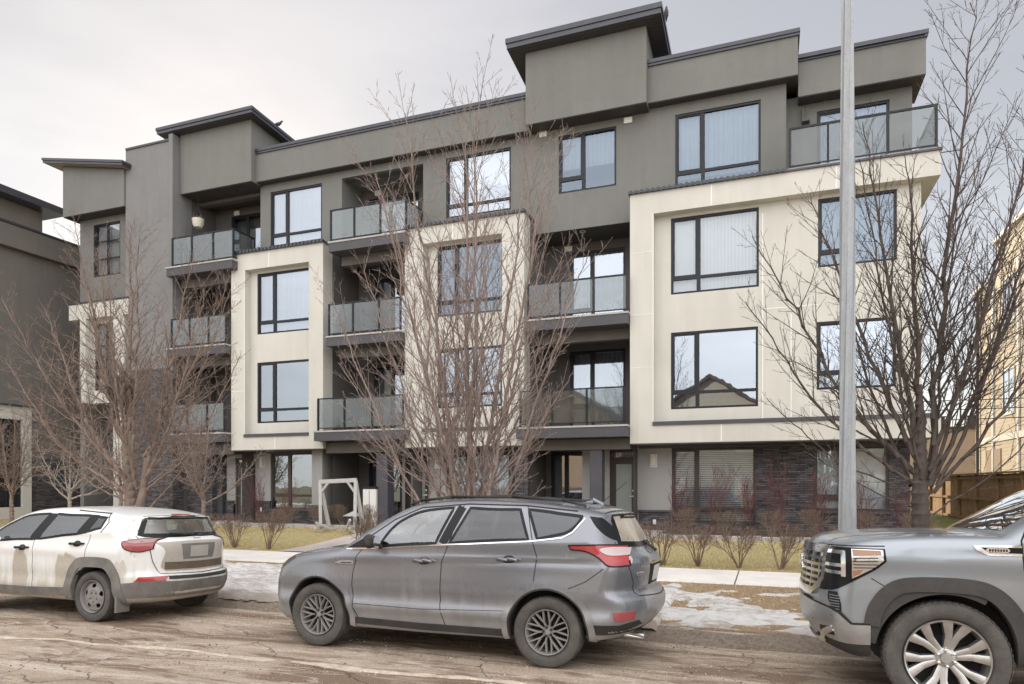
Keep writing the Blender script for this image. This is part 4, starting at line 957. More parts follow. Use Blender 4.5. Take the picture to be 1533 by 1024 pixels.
# shrubs: a few prototypes, then copies
def shrub_mesh(seed, h, w, stems, P, clip=None, r=.009, mats=None, spread=.06):
    rd = random.Random(seed); lo = TB()
    for i in range(stems):
        a = rd.uniform(0,6.28); rr = rd.uniform(0,spread); tx, ty = math.cos(a)*w*rd.uniform(.2,1), math.sin(a)*w*rd.uniform(.2,1)
        p = Vector((math.cos(a)*rr, math.sin(a)*rr, 0)); e = Vector((tx,ty,h*rd.uniform(.8,1.05)))
        grow(lo, rd, p, (e-p), (e-p).length, r*rd.uniform(.7,1.2), 0, P)
    if clip:
        for i, v in enumerate(lo.v):
            if v[2] > clip: lo.v[i] = (v[0], v[1], clip + (v[2]-clip)*.18)
    return lo
PH = dict(up=.03, wob=.10, ang=(18,45), ratio=(.55,.55,.5), gap=(.085,.06,.04), maxd=3, rmin=.0026, seg=.1, bare=(.40,.2,.1), twig=(.05,.14))
PT = dict(up=.08, wob=.07, ang=(14,36), ratio=(.5,.45,.4), gap=(.17,.13,.1), maxd=2, rmin=.0032, seg=.15, bare=(.2,.2,.1), twig=(.15,.4))
def shrub(name, lab, loc, meshes, seed, s, grp):
    rd = random.Random(seed); o = thing(name, lab, 'shrub', loc, rd.uniform(0,6.28), grp); o.scale = (s,s,s*rd.uniform(.93,1.07))
    for nm, me in meshes:
        c = bpy.data.objects.new(nm, me); COL.objects.link(c); c.parent = o
    return o
hm = []
for k in range(4):
    a = shrub_mesh(50+k, .95, .62, 12, PH, .90, .013)
    o = a.build('stems', [M['twig_br']], None); hm.append(o.data); bpy.data.objects.remove(o)
tm = []
for k in range(3):
    a = shrub_mesh(80+k, 1.6, .5, 8, PT, None, .008); o = a.build('stems', [M['twig_red']], None); tm.append(o.data); bpy.data.objects.remove(o)
bm_ = []
for k in range(2):
    a = shrub_mesh(90+k, 1.1, .4, 10, PT, None, .010); o = a.build('stems', [M['twig_dk']], None); bm_.append(o.data); bpy.data.objects.remove(o)
hx = [(-13.6,'clipped bare hedge shrub partly hidden by the white car'),(-12.55,'clipped bare hedge shrub just right of the white car tail'),(-11.45,'clipped bare hedge shrub at the left corner of the walk, between two cars'),
      (-8.95,'clipped bare hedge shrub just right of the walk, above the grey car bonnet'),(-8.2,'dense clipped bare hedge shrub above the grey car windscreen'),(-7.4,'clipped bare hedge shrub behind the grey car roof, left one'),(-6.6,'clipped bare hedge shrub behind the grey car roof, middle one'),(-5.8,'clipped bare hedge shrub behind the grey car roof, right one'),
      (-1.95,'clipped bare hedge shrub beside the grey car tail'),(-1.28,'clipped bare hedge shrub with splayed stems, first full one right of the grey car'),(-.52,'clipped bare hedge shrub with splayed stems, second full one right of the grey car'),(.22,'clipped bare hedge shrub just left of the pickup grille'),(.95,'clipped bare hedge shrub behind the pickup bonnet front'),(1.7,'clipped bare hedge shrub behind the lamp pole'),(2.5,'clipped bare hedge shrub behind the pickup bonnet'),(3.3,'clipped bare hedge shrub at the right end of the row')]
for i, (x, lab) in enumerate(hx):
    y = 13.75 + .04*math.sin(i*2.3); shrub('hedge_shrub', lab, (x, y, gz(x,y)), [('stems', hm[i%4])], i, .90 if x > -8.5 or x < -12 else 1.0, 'clipped hedge shrubs along the sidewalk')
# back hedge along the far edge of the lawn
ORD = 'first second third fourth fifth sixth seventh eighth ninth tenth eleventh twelfth thirteenth fourteenth fifteenth sixteenth seventeenth eighteenth'.split(); bn = 0
for i in range(18):
    x = -14.2 + i*1.02
    if -10.9 < x < -9.6 or -4.4 < x < -2.6: continue
    bn += 1; y = 17.95; shrub('bed_shrub', ORD[bn-1]+' low bare shrub from the left along the back edge of the lawn', (x, y, gz(x,y)), [('stems', hm[(i+1)%4])], 200+i, .78, 'low shrubs in the bed along the facade')
tl = [(-2.3,18.7,1.0,'tall red-stemmed shrub in front of the slatted-blind window, left one'),(-1.35,18.9,1.1,'tall red-stemmed shrub in front of the slatted-blind window, middle one'),(-.5,18.7,.95,'tall red-stemmed shrub at the right edge of the slatted-blind window'),(.3,18.9,1.1,'tall red-stemmed shrub against the dark stone, right of the blind window'),(1.15,18.7,1.0,'tall red-stemmed shrub just left of the lamp pole'),(2.1,18.9,.9,'tall red-stemmed shrub just right of the lamp pole'),(3.0,18.8,.8,'tall red-stemmed shrub beside the right tree trunk'),
      (-7.6,18.8,.95,'red-stemmed shrub before the white-curtained ground window, right one'),(-8.7,18.8,.85,'red-stemmed shrub before the white-curtained ground window, left one')]
for i, (x,y,s,lab) in enumerate(tl): shrub('dogwood_shrub', lab, (x,y,gz(x,y)), [('stems', tm[i%3])], 300+i, s, 'tall red-stemmed shrubs along the wall')
for i, (x,y,s,lab) in enumerate([(-15.6,18.4,1.2,'dark bare shrub before the left ground window, left one'),(-14.75,18.4,1.1,'dark bare shrub before the left ground window, right one'),(-16.4,18.5,.9,'small dark bare shrub by the frosted left door')]): shrub('bare_shrub', lab, (x,y,gz(x,y)), [('stems', (tm if i<2 else bm_)[i%2])], 400+i, s*.85, 'bare shrubs by the left ground window')
# ------------------------------------------------------------------ vehicles
def cat_poly(pts, n=6, closed=True):
    """Catmull-Rom through 2-D points; a point with a third value 1 is a hard corner"""
    k = len(pts); out = []
    rngk = range(k) if closed else range(k-1)
    for i in rngk:
        g_ = lambda j: np.array(pts[j % k if closed else max(0, min(k-1, j))][:2], float)
        p0, p1, p2, p3 = g_(i-1), g_(i), g_(i+1), g_(i+2)
        if len(pts[i]) > 2: p0 = p1
        if len(pts[(i+1) % k]) > 2: p3 = p2
        for j in range(n):
            t = j/n; out.append(.5*((2*p1)+(p2-p0)*t+(2*p0-5*p1+4*p2-p3)*t*t+(3*p1-p0-3*p2+p3)*t**3))
    if not closed: out.append(np.array(pts[-1][:2], float))
    return np.array(out)
def sdf2(poly, X, Z):
    P = np.asarray(poly, float); Q = np.roll(P, -1, 0); d2 = np.full(X.shape, 1e9); ins = np.zeros(X.shape, bool)
    for (ax, az), (bx, bz_) in zip(P, Q):
        ex, ez = bx-ax, bz_-az; wx, wz = X-ax, Z-az; L = ex*ex+ez*ez
        if L < 1e-12: continue
        t = np.clip((wx*ex+wz*ez)/L, 0, 1); dx, dz = wx-ex*t, wz-ez*t; d2 = np.minimum(d2, dx*dx+dz*dz)
        c = (az <= Z) != (bz_ <= Z)
        if ez != 0: ins ^= c & (X < ax+(Z-az)*ex/ez)
    d = np.sqrt(d2); return np.where(ins, -d, d)
def surface_nets(F, o, h):
    nx, ny, nz = F.shape; s = F < 0
    cnt = np.zeros((nx-1,ny-1,nz-1)); acc = np.zeros((nx-1,ny-1,nz-1,3))
    for ax in range(3):
        sl0 = [slice(None)]*3; sl1 = [slice(None)]*3; sl0[ax] = slice(0,-1); sl1[ax] = slice(1,None)
        a, b = F[tuple(sl0)], F[tuple(sl1)]; cr = (a < 0) != (b < 0); t = np.where(cr, a/np.where(cr, a-b, 1), 0)
        oth = [i for i in range(3) if i != ax]
        for da in (0, 1):
            for db in (0, 1):
                q = [slice(None)]*3; q[oth[0]] = slice(da, F.shape[oth[0]]-1+da); q[oth[1]] = slice(db, F.shape[oth[1]]-1+db)
                c = cr[tuple(q)]; cnt += c; acc[..., ax] += np.where(c, t[tuple(q)], 0)
                acc[..., oth[0]] += c*da; acc[..., oth[1]] += c*db
    act = cnt > 0; idx = -np.ones(cnt.shape, int); idx[act] = np.arange(act.sum())
    I = np.argwhere(act); V = (I + acc[act]/cnt[act][:, None])*h + np.array(o)
    faces = []
    for ax in range(3):
        sl0 = [slice(None)]*3; sl1 = [slice(None)]*3; sl0[ax] = slice(0,-1); sl1[ax] = slice(1,None)
        a, b = s[tuple(sl0)], s[tuple(sl1)]; cr = np.argwhere(a != b); oth = [i for i in range(3) if i != ax]
        cr = cr[(cr[:, oth[0]] > 0) & (cr[:, oth[1]] > 0) & (cr[:, oth[0]] < F.shape[oth[0]]-1) & (cr[:, oth[1]] < F.shape[oth[1]]-1)]
        if not len(cr): continue
        q = []
        for da, db in ((-1,-1),(0,-1),(0,0),(-1,0)):
            c = cr.copy(); c[:, oth[0]] += da; c[:, oth[1]] += db; q.append(idx[c[:,0], c[:,1], c[:,2]])
        q = np.stack(q, 1); inside = a[cr[:,0], cr[:,1], cr[:,2]]
        flip = inside if ax != 1 else ~inside
        q[~flip] = q[~flip][:, ::-1]; faces.append(q)
    return V, np.concatenate(faces)
def sstep(a, b, x): t = np.clip((x-a)/(b-a), 0, 1); return t*t*(3-2*t)

class Car:
    def __init__(s, root, prof, W, w, bf, br, pf, pr, wheels, crown=.05, k=.09, xm=1.3, bot=.2, kb=None):
        s.root, s.W, s.wf, s.bf, s.br, s.pf, s.pr, s.wheels, s.crown, s.k, s.xm = root, W, w, bf, br, pf, pr, wheels, crown, k, xm
        P = cat_poly(prof); s.x0, s.x1 = P[:,0].min(), P[:,0].max(); s.z0, s.z1 = P[:,1].min(), P[:,1].max()
        s.gx = np.arange(s.x0-.7, s.x1+.7, .0125); s.gz = np.arange(s.z0-.3, s.z1+.4, .0125)
        X, Z = np.meshgrid(s.gx, s.gz, indexing='ij'); s.T = sdf2(P, X, Z)
        s.fw = 1.2
    def tab(s, x, z):
        u = np.clip((x-s.gx[0])/.0125, 0, len(s.gx)-1.001); v = np.clip((z-s.gz[0])/.0125, 0, len(s.gz)-1.001)
        i = u.astype(int); j = v.astype(int); a = u-i; b = v-j; T = s.T
        return (T[i,j]*(1-a)+T[i+1,j]*a)*(1-b)+(T[i,j+1]*(1-a)+T[i+1,j+1]*a)*b
    def f(s, x, y, z):
        x, y, z = np.broadcast_arrays(np.asarray(x, float), np.asarray(y, float), np.asarray(z, float))
        a = np.abs(y)/s.W; sf = sstep(s.xm, s.x0+.1, x); sr = sstep(s.xm, s.x1-.1, x)
        xe = x - s.bf*a**s.pf*sf + s.br*a**s.pr*sr; ze = z + s.crown*a**2*sstep(.7, 1.3, z)
        d1 = s.tab(xe, ze); d2 = np.abs(y)-s.wf(x, z)
        h = np.clip(.5+.5*(d1-d2)/s.k, 0, 1); return d2*(1-h)+d1*h + s.k*h*(1-h)
    def grad(s, p, e=.004):
        x, y, z = p[:,0], p[:,1], p[:,2]
        g = np.stack([s.f(x+e,y,z)-s.f(x-e,y,z), s.f(x,y+e,z)-s.f(x,y-e,z), s.f(x,y,z+e)-s.f(x,y,z-e)], 1)/(2*e)
        return g
    def solve(s, plane, uv):
        uv = np.asarray(uv, float); u, v = uv[:,0], uv[:,1]; n = len(u)
        fn = {'near': lambda t: (u, -t, v), 'off': lambda t: (u, t, v), 'rear': lambda t: (t, u, v), 'front': lambda t: (t, u, v), 'top': lambda t: (u, v, t)}[plane]
        lo, hi = {'near': (.0,1.3), 'off': (.0,1.3), 'rear': (s.xm, s.x1+.3), 'front': (s.xm, s.x0-.3), 'top': (.6, s.z1+.3)}[plane]
        ts = np.linspace(hi, lo, 90); best = np.full(n, np.nan); prev = s.f(*fn(np.full(n, ts[0])))
        a = np.full(n, hi); b = np.full(n, lo); done = np.zeros(n, bool)
        for i in range(1, 90):
            cur = s.f(*fn(np.full(n, ts[i]))); c = ~done & (cur < 0); a[c] = ts[i-1]; b[c] = ts[i]; done |= c
        for _ in range(22):
            m = (a+b)/2; c = s.f(*fn(m)) < 0; b = np.where(c, m, b); a = np.where(c, a, m)
        x, y, z = fn((a+b)/2); return np.stack([np.broadcast_to(x,(n,)), np.broadcast_to(y,(n,)), np.broadcast_to(z,(n,))], 1)
    def body(s, name, mats, holes=(), rear_hole=None, front_hole=None, inner=None, h=.026, arch_w=.34):
        xs = np.arange(s.x0-.08, s.x1+.1, h); ys = np.arange(-s.W-.1, s.W+.1+h, h); zs = np.arange(s.z0-.08, s.z1+.1, h)
        X, Y, Z = np.meshgrid(xs, ys, zs, indexing='ij'); F = s.f(X, Y, Z)
        FO = F.copy(); X2, Z2 = np.meshgrid(xs, zs, indexing='ij')
        if inner:
            xa, xb, zi = inner; F = np.maximum(F, -np.maximum(FO+.055, np.maximum(zi-Z, np.maximum(xa-X, X-xb))))
        for hp in holes:
            d = sdf2(hp, X2, Z2)[:, None, :]; F = np.maximum(F, -np.maximum(d, .45-np.abs(Y)))
        Y3, Z3 = np.meshgrid(ys, zs, indexing='ij')
        if rear_hole is not None: d = sdf2(rear_hole, Y3, Z3)[None]; F = np.maximum(F, -np.maximum(d, 2.4-X))
        if front_hole is not None: d = sdf2(front_hole, Y3, Z3)[None]; F = np.maximum(F, -np.maximum(d, np.maximum(X-1.2, -.2-X)))
        for (wx, wz, r) in s.wheels:
            rr = np.sqrt((X-wx)**2+(Z-wz)**2)-r; F = np.maximum(F, -np.maximum(rr, (s.W-arch_w)-np.abs(Y)))
        V, Q = surface_nets(F, (xs[0], ys[0], zs[0]), h)
        for _ in range(3):
            f = s.f(V[:,0],V[:,1],V[:,2]); g = s.grad(V); n2 = (g*g).sum(1)+1e-9; near = np.abs(f) < h*.9
            V = V - np.where(near, f, 0)[:,None]*g/n2[:,None]*.9
        me = bpy.data.meshes.new(name); me.from_pydata(V.tolist(), [], Q.tolist())
        for m in mats: me.materials.append(m)
        ctr = V[Q].mean(1); fo = s.f(ctr[:,0],ctr[:,1],ctr[:,2]); mi = (fo < -.02).astype(int)
        me.polygons.foreach_set('material_index', mi); me.polygons.foreach_set('use_smooth', [True]*len(Q)); 
        bm = bmesh.new(); bm.from_mesh(me); bmesh.ops.recalc_face_normals(bm, faces=bm.faces); bm.to_mesh(me); bm.free()
        me.set_sharp_from_angle(angle=R(38)); 
        o = bpy.data.objects.new(name, me); COL.objects.link(o); o.parent = s.root; return o
    def _slab(s, pts3, tris, t, bnd, name, mat, parent, sink=.004):
        P = np.asarray(pts3); g = s.grad(P); g /= np.linalg.norm(g, axis=1)[:,None]+1e-9
        top = P + g*t; bot = P[bnd] - g[bnd]*sink; tb = top[bnd]; n = len(P); k = len(bnd)
        V = np.concatenate([top, tb, bot]); F = [tuple(f) for f in tris]
        F += [(n+i, n+(i+1)%k, n+k+(i+1)%k, n+k+i) for i in range(k)]
        me = bpy.data.meshes.new(name); me.from_pydata(V.tolist(), [], F); me.materials.append(mat)
        me.polygons.foreach_set('use_smooth', [True]*len(F)); me.set_sharp_from_angle(angle=R(50)); me.update()
        # orient the top outwards
        o = bpy.data.objects.new(name, me); COL.objects.link(o); o.parent = parent or s.root; return o
    def patch(s, name, poly, plane, mat, t=.004, step=.028, parent=None, sink=.004):
        poly = [np.array(p[:2], float) for p in poly]; B = []
        for i, p in enumerate(poly):
            q = poly[(i+1) % len(poly)]; d = np.linalg.norm(q-p); m = max(1, int(d/step)); B += [p+(q-p)*j/m for j in range(m)]
        B = np.array(B); k = len(B); lo, hi = B.min(0), B.max(0)
        U, Vv = np.meshgrid(np.arange(lo[0]+step/2, hi[0], step), np.arange(lo[1]+step/2, hi[1], step)); 
        pts = list(B)
        if U.size:
            d = sdf2(B, U, Vv); ok = d < -step*.45; pts += list(np.stack([U[ok], Vv[ok]], 1))
        r = delaunay_2d_cdt([Vector(p) for p in pts], [(i, (i+1) % k) for i in range(k)], [], 1, 1e-6)
        vv = np.array([tuple(v) for v in r[0]]); tris = r[2]
        if len(vv) != len(pts): bnd = None
        tri_c = np.array([vv[list(f)].mean(0) for f in tris]); keep = sdf2(B, tri_c[:,0], tri_c[:,1]) < 0
        tris = [f for f, q in zip(tris, keep) if q]
        orig = r[3]; mp = {}
        for i, os_ in enumerate(orig):
            for o_ in os_: mp[o_] = i
        bnd = [mp[i] for i in range(k) if i in mp]
        P3 = s.solve(plane, vv)
        return s._slab(P3, tris, t, bnd, name, mat, parent, sink)
    def strip(s, name, line, plane, mat, w=.008, t=.0015, step=.03, closed=False, parent=None, sink=.004, raw=False):
        L = [np.array(p[:2], float) for p in line]
        if closed: L = L + [L[0]]
        R_ = [L[0]]
        for a, b in zip(L[:-1], L[1:]):
            m = max(1, int(np.linalg.norm(b-a)/step)); R_ += [a+(b-a)*j/m for j in range(1, m+1)]
        if closed: R_ = R_[:-1]
        A = np.array(R_); n = len(A)
        T = (np.roll(A,-1,0)-np.roll(A,1,0)) if closed else np.gradient(A, axis=0)
        T /= np.linalg.norm(T, axis=1)[:,None]+1e-9; Nn = np.stack([-T[:,1], T[:,0]], 1)
        ww = np.asarray(w if hasattr(w,'__len__') else [w]*n, float)
        if len(ww) != n: ww = np.interp(np.linspace(0,1,n), np.linspace(0,1,len(ww)), ww)
        l, r = A+Nn*ww[:,None]/2, A-Nn*ww[:,None]/2; uv = np.concatenate([l, A, r])
        P3 = s.solve(plane, uv); k = n if closed else n-1; F = []
        for i in range(k):
            j = (i+1) % n; F += [(i, j, n+j, n+i), (n+i, n+j, 2*n+j, 2*n+i)]
        if not closed: return s._slab(P3, F, t, list(range(n))+[2*n-1]+list(range(3*n-1, 2*n-1, -1))[0:]+[n], name, mat, parent, sink)
        g = s.grad(P3); g /= np.linalg.norm(g, axis=1)[:,None]+1e-9; top = P3+g*t; bot = P3-g*sink; N_ = 3*n
        V = np.concatenate([top, bot]); F += [(i, (i+1)%n, N_+(i+1)%n, N_+i) for i in range(n)] + [(2*n+i, 2*n+(i+1)%n, N_+2*n+(i+1)%n, N_+2*n+i) for i in range(n)]
        me = bpy.data.meshes.new(name); me.from_pydata(V.tolist(), [], F); me.materials.append(mat); me.polygons.foreach_set('use_smooth', [True]*len(F)); me.set_sharp_from_angle(angle=R(50))
        o = bpy.data.objects.new(name, me); COL.objects.link(o); o.parent = parent or s.root; return o
    def both(s, fn, *a, **k):
        for pl in ('near', 'off'): fn(a[0], a[1], pl, *a[2:], **k)

def paint(name, col, dirt, dz0=.25, dz1=1.0, amt=.75, metal=.5, rough=.38, spots=(), coat=.8, base=.12):
    n = NT(name); p = n.obj(); sp = n.n('SeparateXYZ', {0: p}); z = sp.outputs[2]
    a = n.noise(p, 2.6, 3, .5); st = n.noise(n.scaled(p, (9, 9, 1.0)), 1.4, 3, .5); fi = n.noise(p, 30, 3, .6)
    g = n.maprange(z, dz1, dz0, 0, 1)
    m = n.math('ADD', n.math('MULTIPLY', g, .8), n.math('ADD', n.math('MULTIPLY', a, .55), n.math('MULTIPLY', st, .55)))
    m = n.maprange(m, .62, 1.35, base, 1, True)
    for (cx, cz, rx, rz_, s_) in spots:
        dx = n.math('DIVIDE', n.math('SUBTRACT', sp.outputs[0], cx), rx); dzz = n.math('DIVIDE', n.math('SUBTRACT', z, cz), rz_)
        d = n.math('ADD', n.math('POWER', n.math('ABSOLUTE', dx), 3), n.math('POWER', n.math('ABSOLUTE', dzz), 3))
        d = n.math('ADD', d, n.math('MULTIPLY', n.math('SUBTRACT', st, .5), 1.6))
        m = n.math('MAXIMUM', m, n.math('MULTIPLY', n.maprange(d, 1.1, .6, 0, 1, True), s_))
    m = n.math('MULTIPLY', m, amt, clamp=True); c = n.mix(n.math('MULTIPLY', m, n.maprange(fi, .3, .6, .9, 1.08), clamp=True), col, dirt)
    x = n.n('BsdfPrincipled', {'Base Color': c, 'Metallic': n.math('MULTIPLY', n.math('SUBTRACT', 1, m), metal), 'Roughness': n.maprange(m, 0, .7, rough, .75), 'Coat Weight': n.math('MULTIPLY', n.math('SUBTRACT', 1, m), coat), 'Coat Roughness': .05})
    return n.done(x.outputs[0])
def car_glass(name, refl=.10, tint=(.55,.62,.6), dirt=.0):
    n = NT(name); p = n.obj(); fr = n.n('LayerWeight', {'Blend': .35}).outputs['Fresnel']
    gl = n.n('BsdfGlossy', {'Color': (.95,.97,1,1), 'Roughness': .02}).outputs[0]; tr = n.n('BsdfTransparent', {'Color': (*tint,1)}).outputs[0]
    a = n.n('MixShader', {0: n.math('ADD', fr, refl, clamp=True), 1: tr, 2: gl}).outputs[0]
    if dirt:
        df = n.n('BsdfPrincipled', {'Base Color': (.50,.45,.37,1), 'Roughness': .8}).outputs[0]
        a = n.n('MixShader', {0: n.math('MULTIPLY', n.maprange(n.noise(p, 3, 5), .25, .6, .5, 1), dirt, clamp=True), 1: a, 2: df}).outputs[0]
    return n.done(a)
def dusty(name, col, dirt=(.34,.31,.28), amt=.5, rough=.8):
    n = NT(name); p = n.obj(); f = n.noise(p, 5, 6, .7); f2 = n.noise(p, 60, 4, .8)
    m = n.math('MULTIPLY', n.maprange(n.math('ADD', f, n.math('MULTIPLY', f2, .4)), .45, .95, .3, 1), amt, clamp=True)
    return n.done(n.bsdf(n.mix(m, col, dirt), rough, 0, n.bump(f2, .3, .004), .3))
M['tyre'] = dusty('dusty_tyre', (.03,.029,.028), (.24,.225,.205), .5, .95); M['rubber'] = dusty('black_plastic', (.02,.02,.021), (.2,.19,.175), .22)
M['seam'] = simple('panel_gap', (.012,.012,.012), .8); M['int'] = simple('car_interior', (.055,.055,.057), .8); M['seat'] = simple('seat_fabric', (.13,.13,.135), .85); M['seatl'] = simple('light_headliner', (.40,.42,.40), .85)
M['chrome'] = metal_m('chrome_trim', (.75,.76,.78), .16, .05, 1.0); M['rimgrey'] = dusty('dusty_grey_rim', (.20,.195,.19), (.34,.32,.30), .5, .45); M['clad_dark'] = dusty('black_arch_cladding', (.028,.028,.03), (.22,.205,.19), .28)
M['rimdark'] = simple('dark_wheel_well', (.02,.02,.02), .9); M['plate'] = simple('licence_plate', (.62,.62,.6), .5)
n = NT('tail_light_red'); M['tailred'] = n.done(n.bsdf((.36,.03,.035), .15, 0, None, .5, .6)); n = NT('tail_light_clear'); M['tailclear'] = n.done(n.bsdf((.50,.42,.42), .15, 0, None, .5, .7))
n = NT('tail_light_red_dull'); M['tailred2'] = n.done(n.bsdf((.32,.07,.075), .2, 0, None, .5, .6)); n = NT('tail_light_smoked'); M['tailsmoke'] = n.done(n.bsdf((.34,.20,.20), .25, 0, None, .5, .5)); n = NT('amber_lens'); M['amber'] = n.done(n.bsdf((.33,.17,.09), .2, 0, None, .5, .5))
M['frit'] = simple('black_glass_edge', (.012,.013,.015), .2, spec=.2)

def wheel(car, x, y, z, r, w, R_, style, near=True, mr=None):
    """tyre mesh with rim and hub children, axis along y, outer face towards -y"""
    t = MB(); hw = w/2
    prof = [(R_*.98,-hw*.70),(R_+.012,-hw*.86),(R_+.3*(r-R_),-hw*.99),(R_+.62*(r-R_),-hw*1.0),(r*.965,-hw*.90),(r*.988,-hw*.78),(r*.995,-hw*.5),(r*.995,hw*.5),(r*.988,hw*.78),(r*.965,hw*.9),(R_+.6*(r-R_),hw),(R_,hw*.86)]
    t.lathe(prof, 'y', (0,0,0), 72)
    nb_ = 58
    for k in range(nb_):
        for (y0, y1, off, rr) in ((-hw*.93,-hw*.52,0,1.004),(-hw*.46,-.006,.5,1.008),(.006,hw*.46,0,1.008),(hw*.52,hw*.93,.5,1.004)):
            a = 2*math.pi*(k+off)/nb_; b_ = a+2*math.pi/nb_*.62; sk = .03 if off else -.03; vs = []
            for rad in (r*.975, r*rr):
                for (aa, yy) in ((a, y0),(b_, y0),(b_+sk, y1),(a+sk, y1)):
                    q = rad if abs(yy) < hw*.9 or rad < r*.98 else rad*.985
                    vs.append((q*math.cos(aa), yy, q*math.sin(aa)))
            t.add(vs, [(4,5,6,7),(0,1,5,4),(1,2,6,5),(2,3,7,6),(3,0,4,7)])
    tr = t.build('wheel', M['tyre'], car.root, smooth=35); tr.location = (x,y,z); 
    if not near: tr.rotation_euler = (0,0,math.pi)
    rm = mr or M['rimgrey']; o = MB(); yo = -hw*.86
    o.lathe([(R_*1.0,yo-.004),(R_*.985,yo-.012),(R_*.955,yo-.008),(R_*.94,yo+.012),(R_*.90,yo+.05),(R_*.88,hw*.6)], 'y', (0,0,0), 72)
    bk = MB(); bk.lathe([(0,hw*.1),(R_*.9,hw*.1)], 'y', (0,0,0), 40); bk.lathe([(R_*.55,-.0),(R_*.55,.02),(0,.02),(0,0),(R_*.55,0)], 'y', (0,0,0), 40)
    bk.build('brake_disc', M['rimdark'], tr)
    def spoke(a0, r0, a1, r1, w0, w1, y0, y1, th=.03):
        p0 = Vector((r0*math.cos(a0), y0, r0*math.sin(a0))); p1 = Vector((r1*math.cos(a1), y1, r1*math.sin(a1)))
        d = (p1-p0); lat = Vector((-d.z,0,d.x)).normalized(); vs = []
        for p_, ww in ((p0,w0),(p1,w1)):
            for (s_, yy) in ((-1,th),(-.82,0),(-.35,-.006),(.35,-.006),(.82,0),(1,th)): vs.append(p_+lat*ww*s_/2+Vector((0,yy,0)))
        o.add(vs, [(i,i+1,7+i,6+i) for i in range(5)])
    if style == 'mesh':
        for k in range(10):
            a = 2*math.pi*k/10+.1
            spoke(a-.03, R_*.20, a-.02, R_*.46, .017, .015, yo+.038, yo+.024); spoke(a+.03, R_*.20, a+.02, R_*.46, .014, .013, yo+.0385, yo+.0245); spoke(a+.02, R_*.44, a+.19, R_*.955, .018, .019, yo+.024, yo+.008); spoke(a-.02, R_*.44, a-.19, R_*.955, .018, .019, yo+.0245, yo+.0085)
        o.lathe([(0,yo+.02),(R_*.13,yo+.022),(R_*.16,yo+.034),(R_*.24,yo+.034),(R_*.26,yo+.06)],'y',(0,0,0),30)
    elif style == 'slots':
        nr, na = 44, 150; vs = []; 
        for i in range(nr+1):
            rr = R_*(.02+.93*i/nr); q = rr/R_; yy = yo+.03-.022*math.exp(-((q-.45)/.2)**2)+ (.02 if q > .86 else 0) -.02*math.exp(-(q/.25)**2)
            for j in range(na): vs.append((rr*math.cos(2*math.pi*j/na), yy, rr*math.sin(2*math.pi*j/na)))
        fs = []
        for i in range(nr):
            for j in range(na):
                q = (.02+.93*(i+.5)/nr); a = 2*math.pi*(j+.5)/na; aa = ((a-.32)/(2*math.pi/5)); da = (aa-round(aa))*2*math.pi/5
                if ((q-.66)/.125)**2 + (da*.66/.155)**2 < 1: continue
                fs.append((i*na+j, i*na+(j+1)%na, (i+1)*na+(j+1)%na, (i+1)*na+j))
        o.add(vs, fs)
        for k in range(5): a = k*1.2566+.95; o.lathe([(0,yo-.012),(.014,yo-.010),(.015,yo+.02)],'y',(R_*.3*math.cos(a),0,R_*.3*math.sin(a)),10)
    else:
        for k in range(6):
            a = 2*math.pi*k/6+.26
            for s_ in (-1,1):
                spoke(a+s_*.16, R_*.24, a+s_*.155, R_*.60, .055, .06, yo+.05, yo+.028, .05); spoke(a+s_*.155, R_*.59, a+s_*.235, R_*.955, .06, .088, yo+.028, yo+.004, .05)
            spoke(a, R_*.2, a, R_*.36, .09, .06, yo+.056, yo+.05, .03)
        o.lathe([(0,yo+.022),(R_*.13,yo+.022),(R_*.15,yo+.04),(R_*.26,yo+.05),(R_*.28,yo+.08)],'y',(0,0,0),36)
    ro = o.build('rim', rm, tr, smooth=40)
    nn = {'mesh':5,'slots':5,'split':6}[style]
    for k in range(nn):
        lg = MB(); a = 2*math.pi*k/nn+.6; rr = R_*(.19 if style != 'split' else .21); lg.lathe([(0,yo+(.012 if style=='split' else .018)),(.012,yo+.016),(.014,yo+.045)],'y',(rr*math.cos(a),0,rr*math.sin(a)),8)
        lg.build('wheel_nut', M['chrome'] if style == 'split' else M['rimdark'], tr, smooth=40)
    return tr
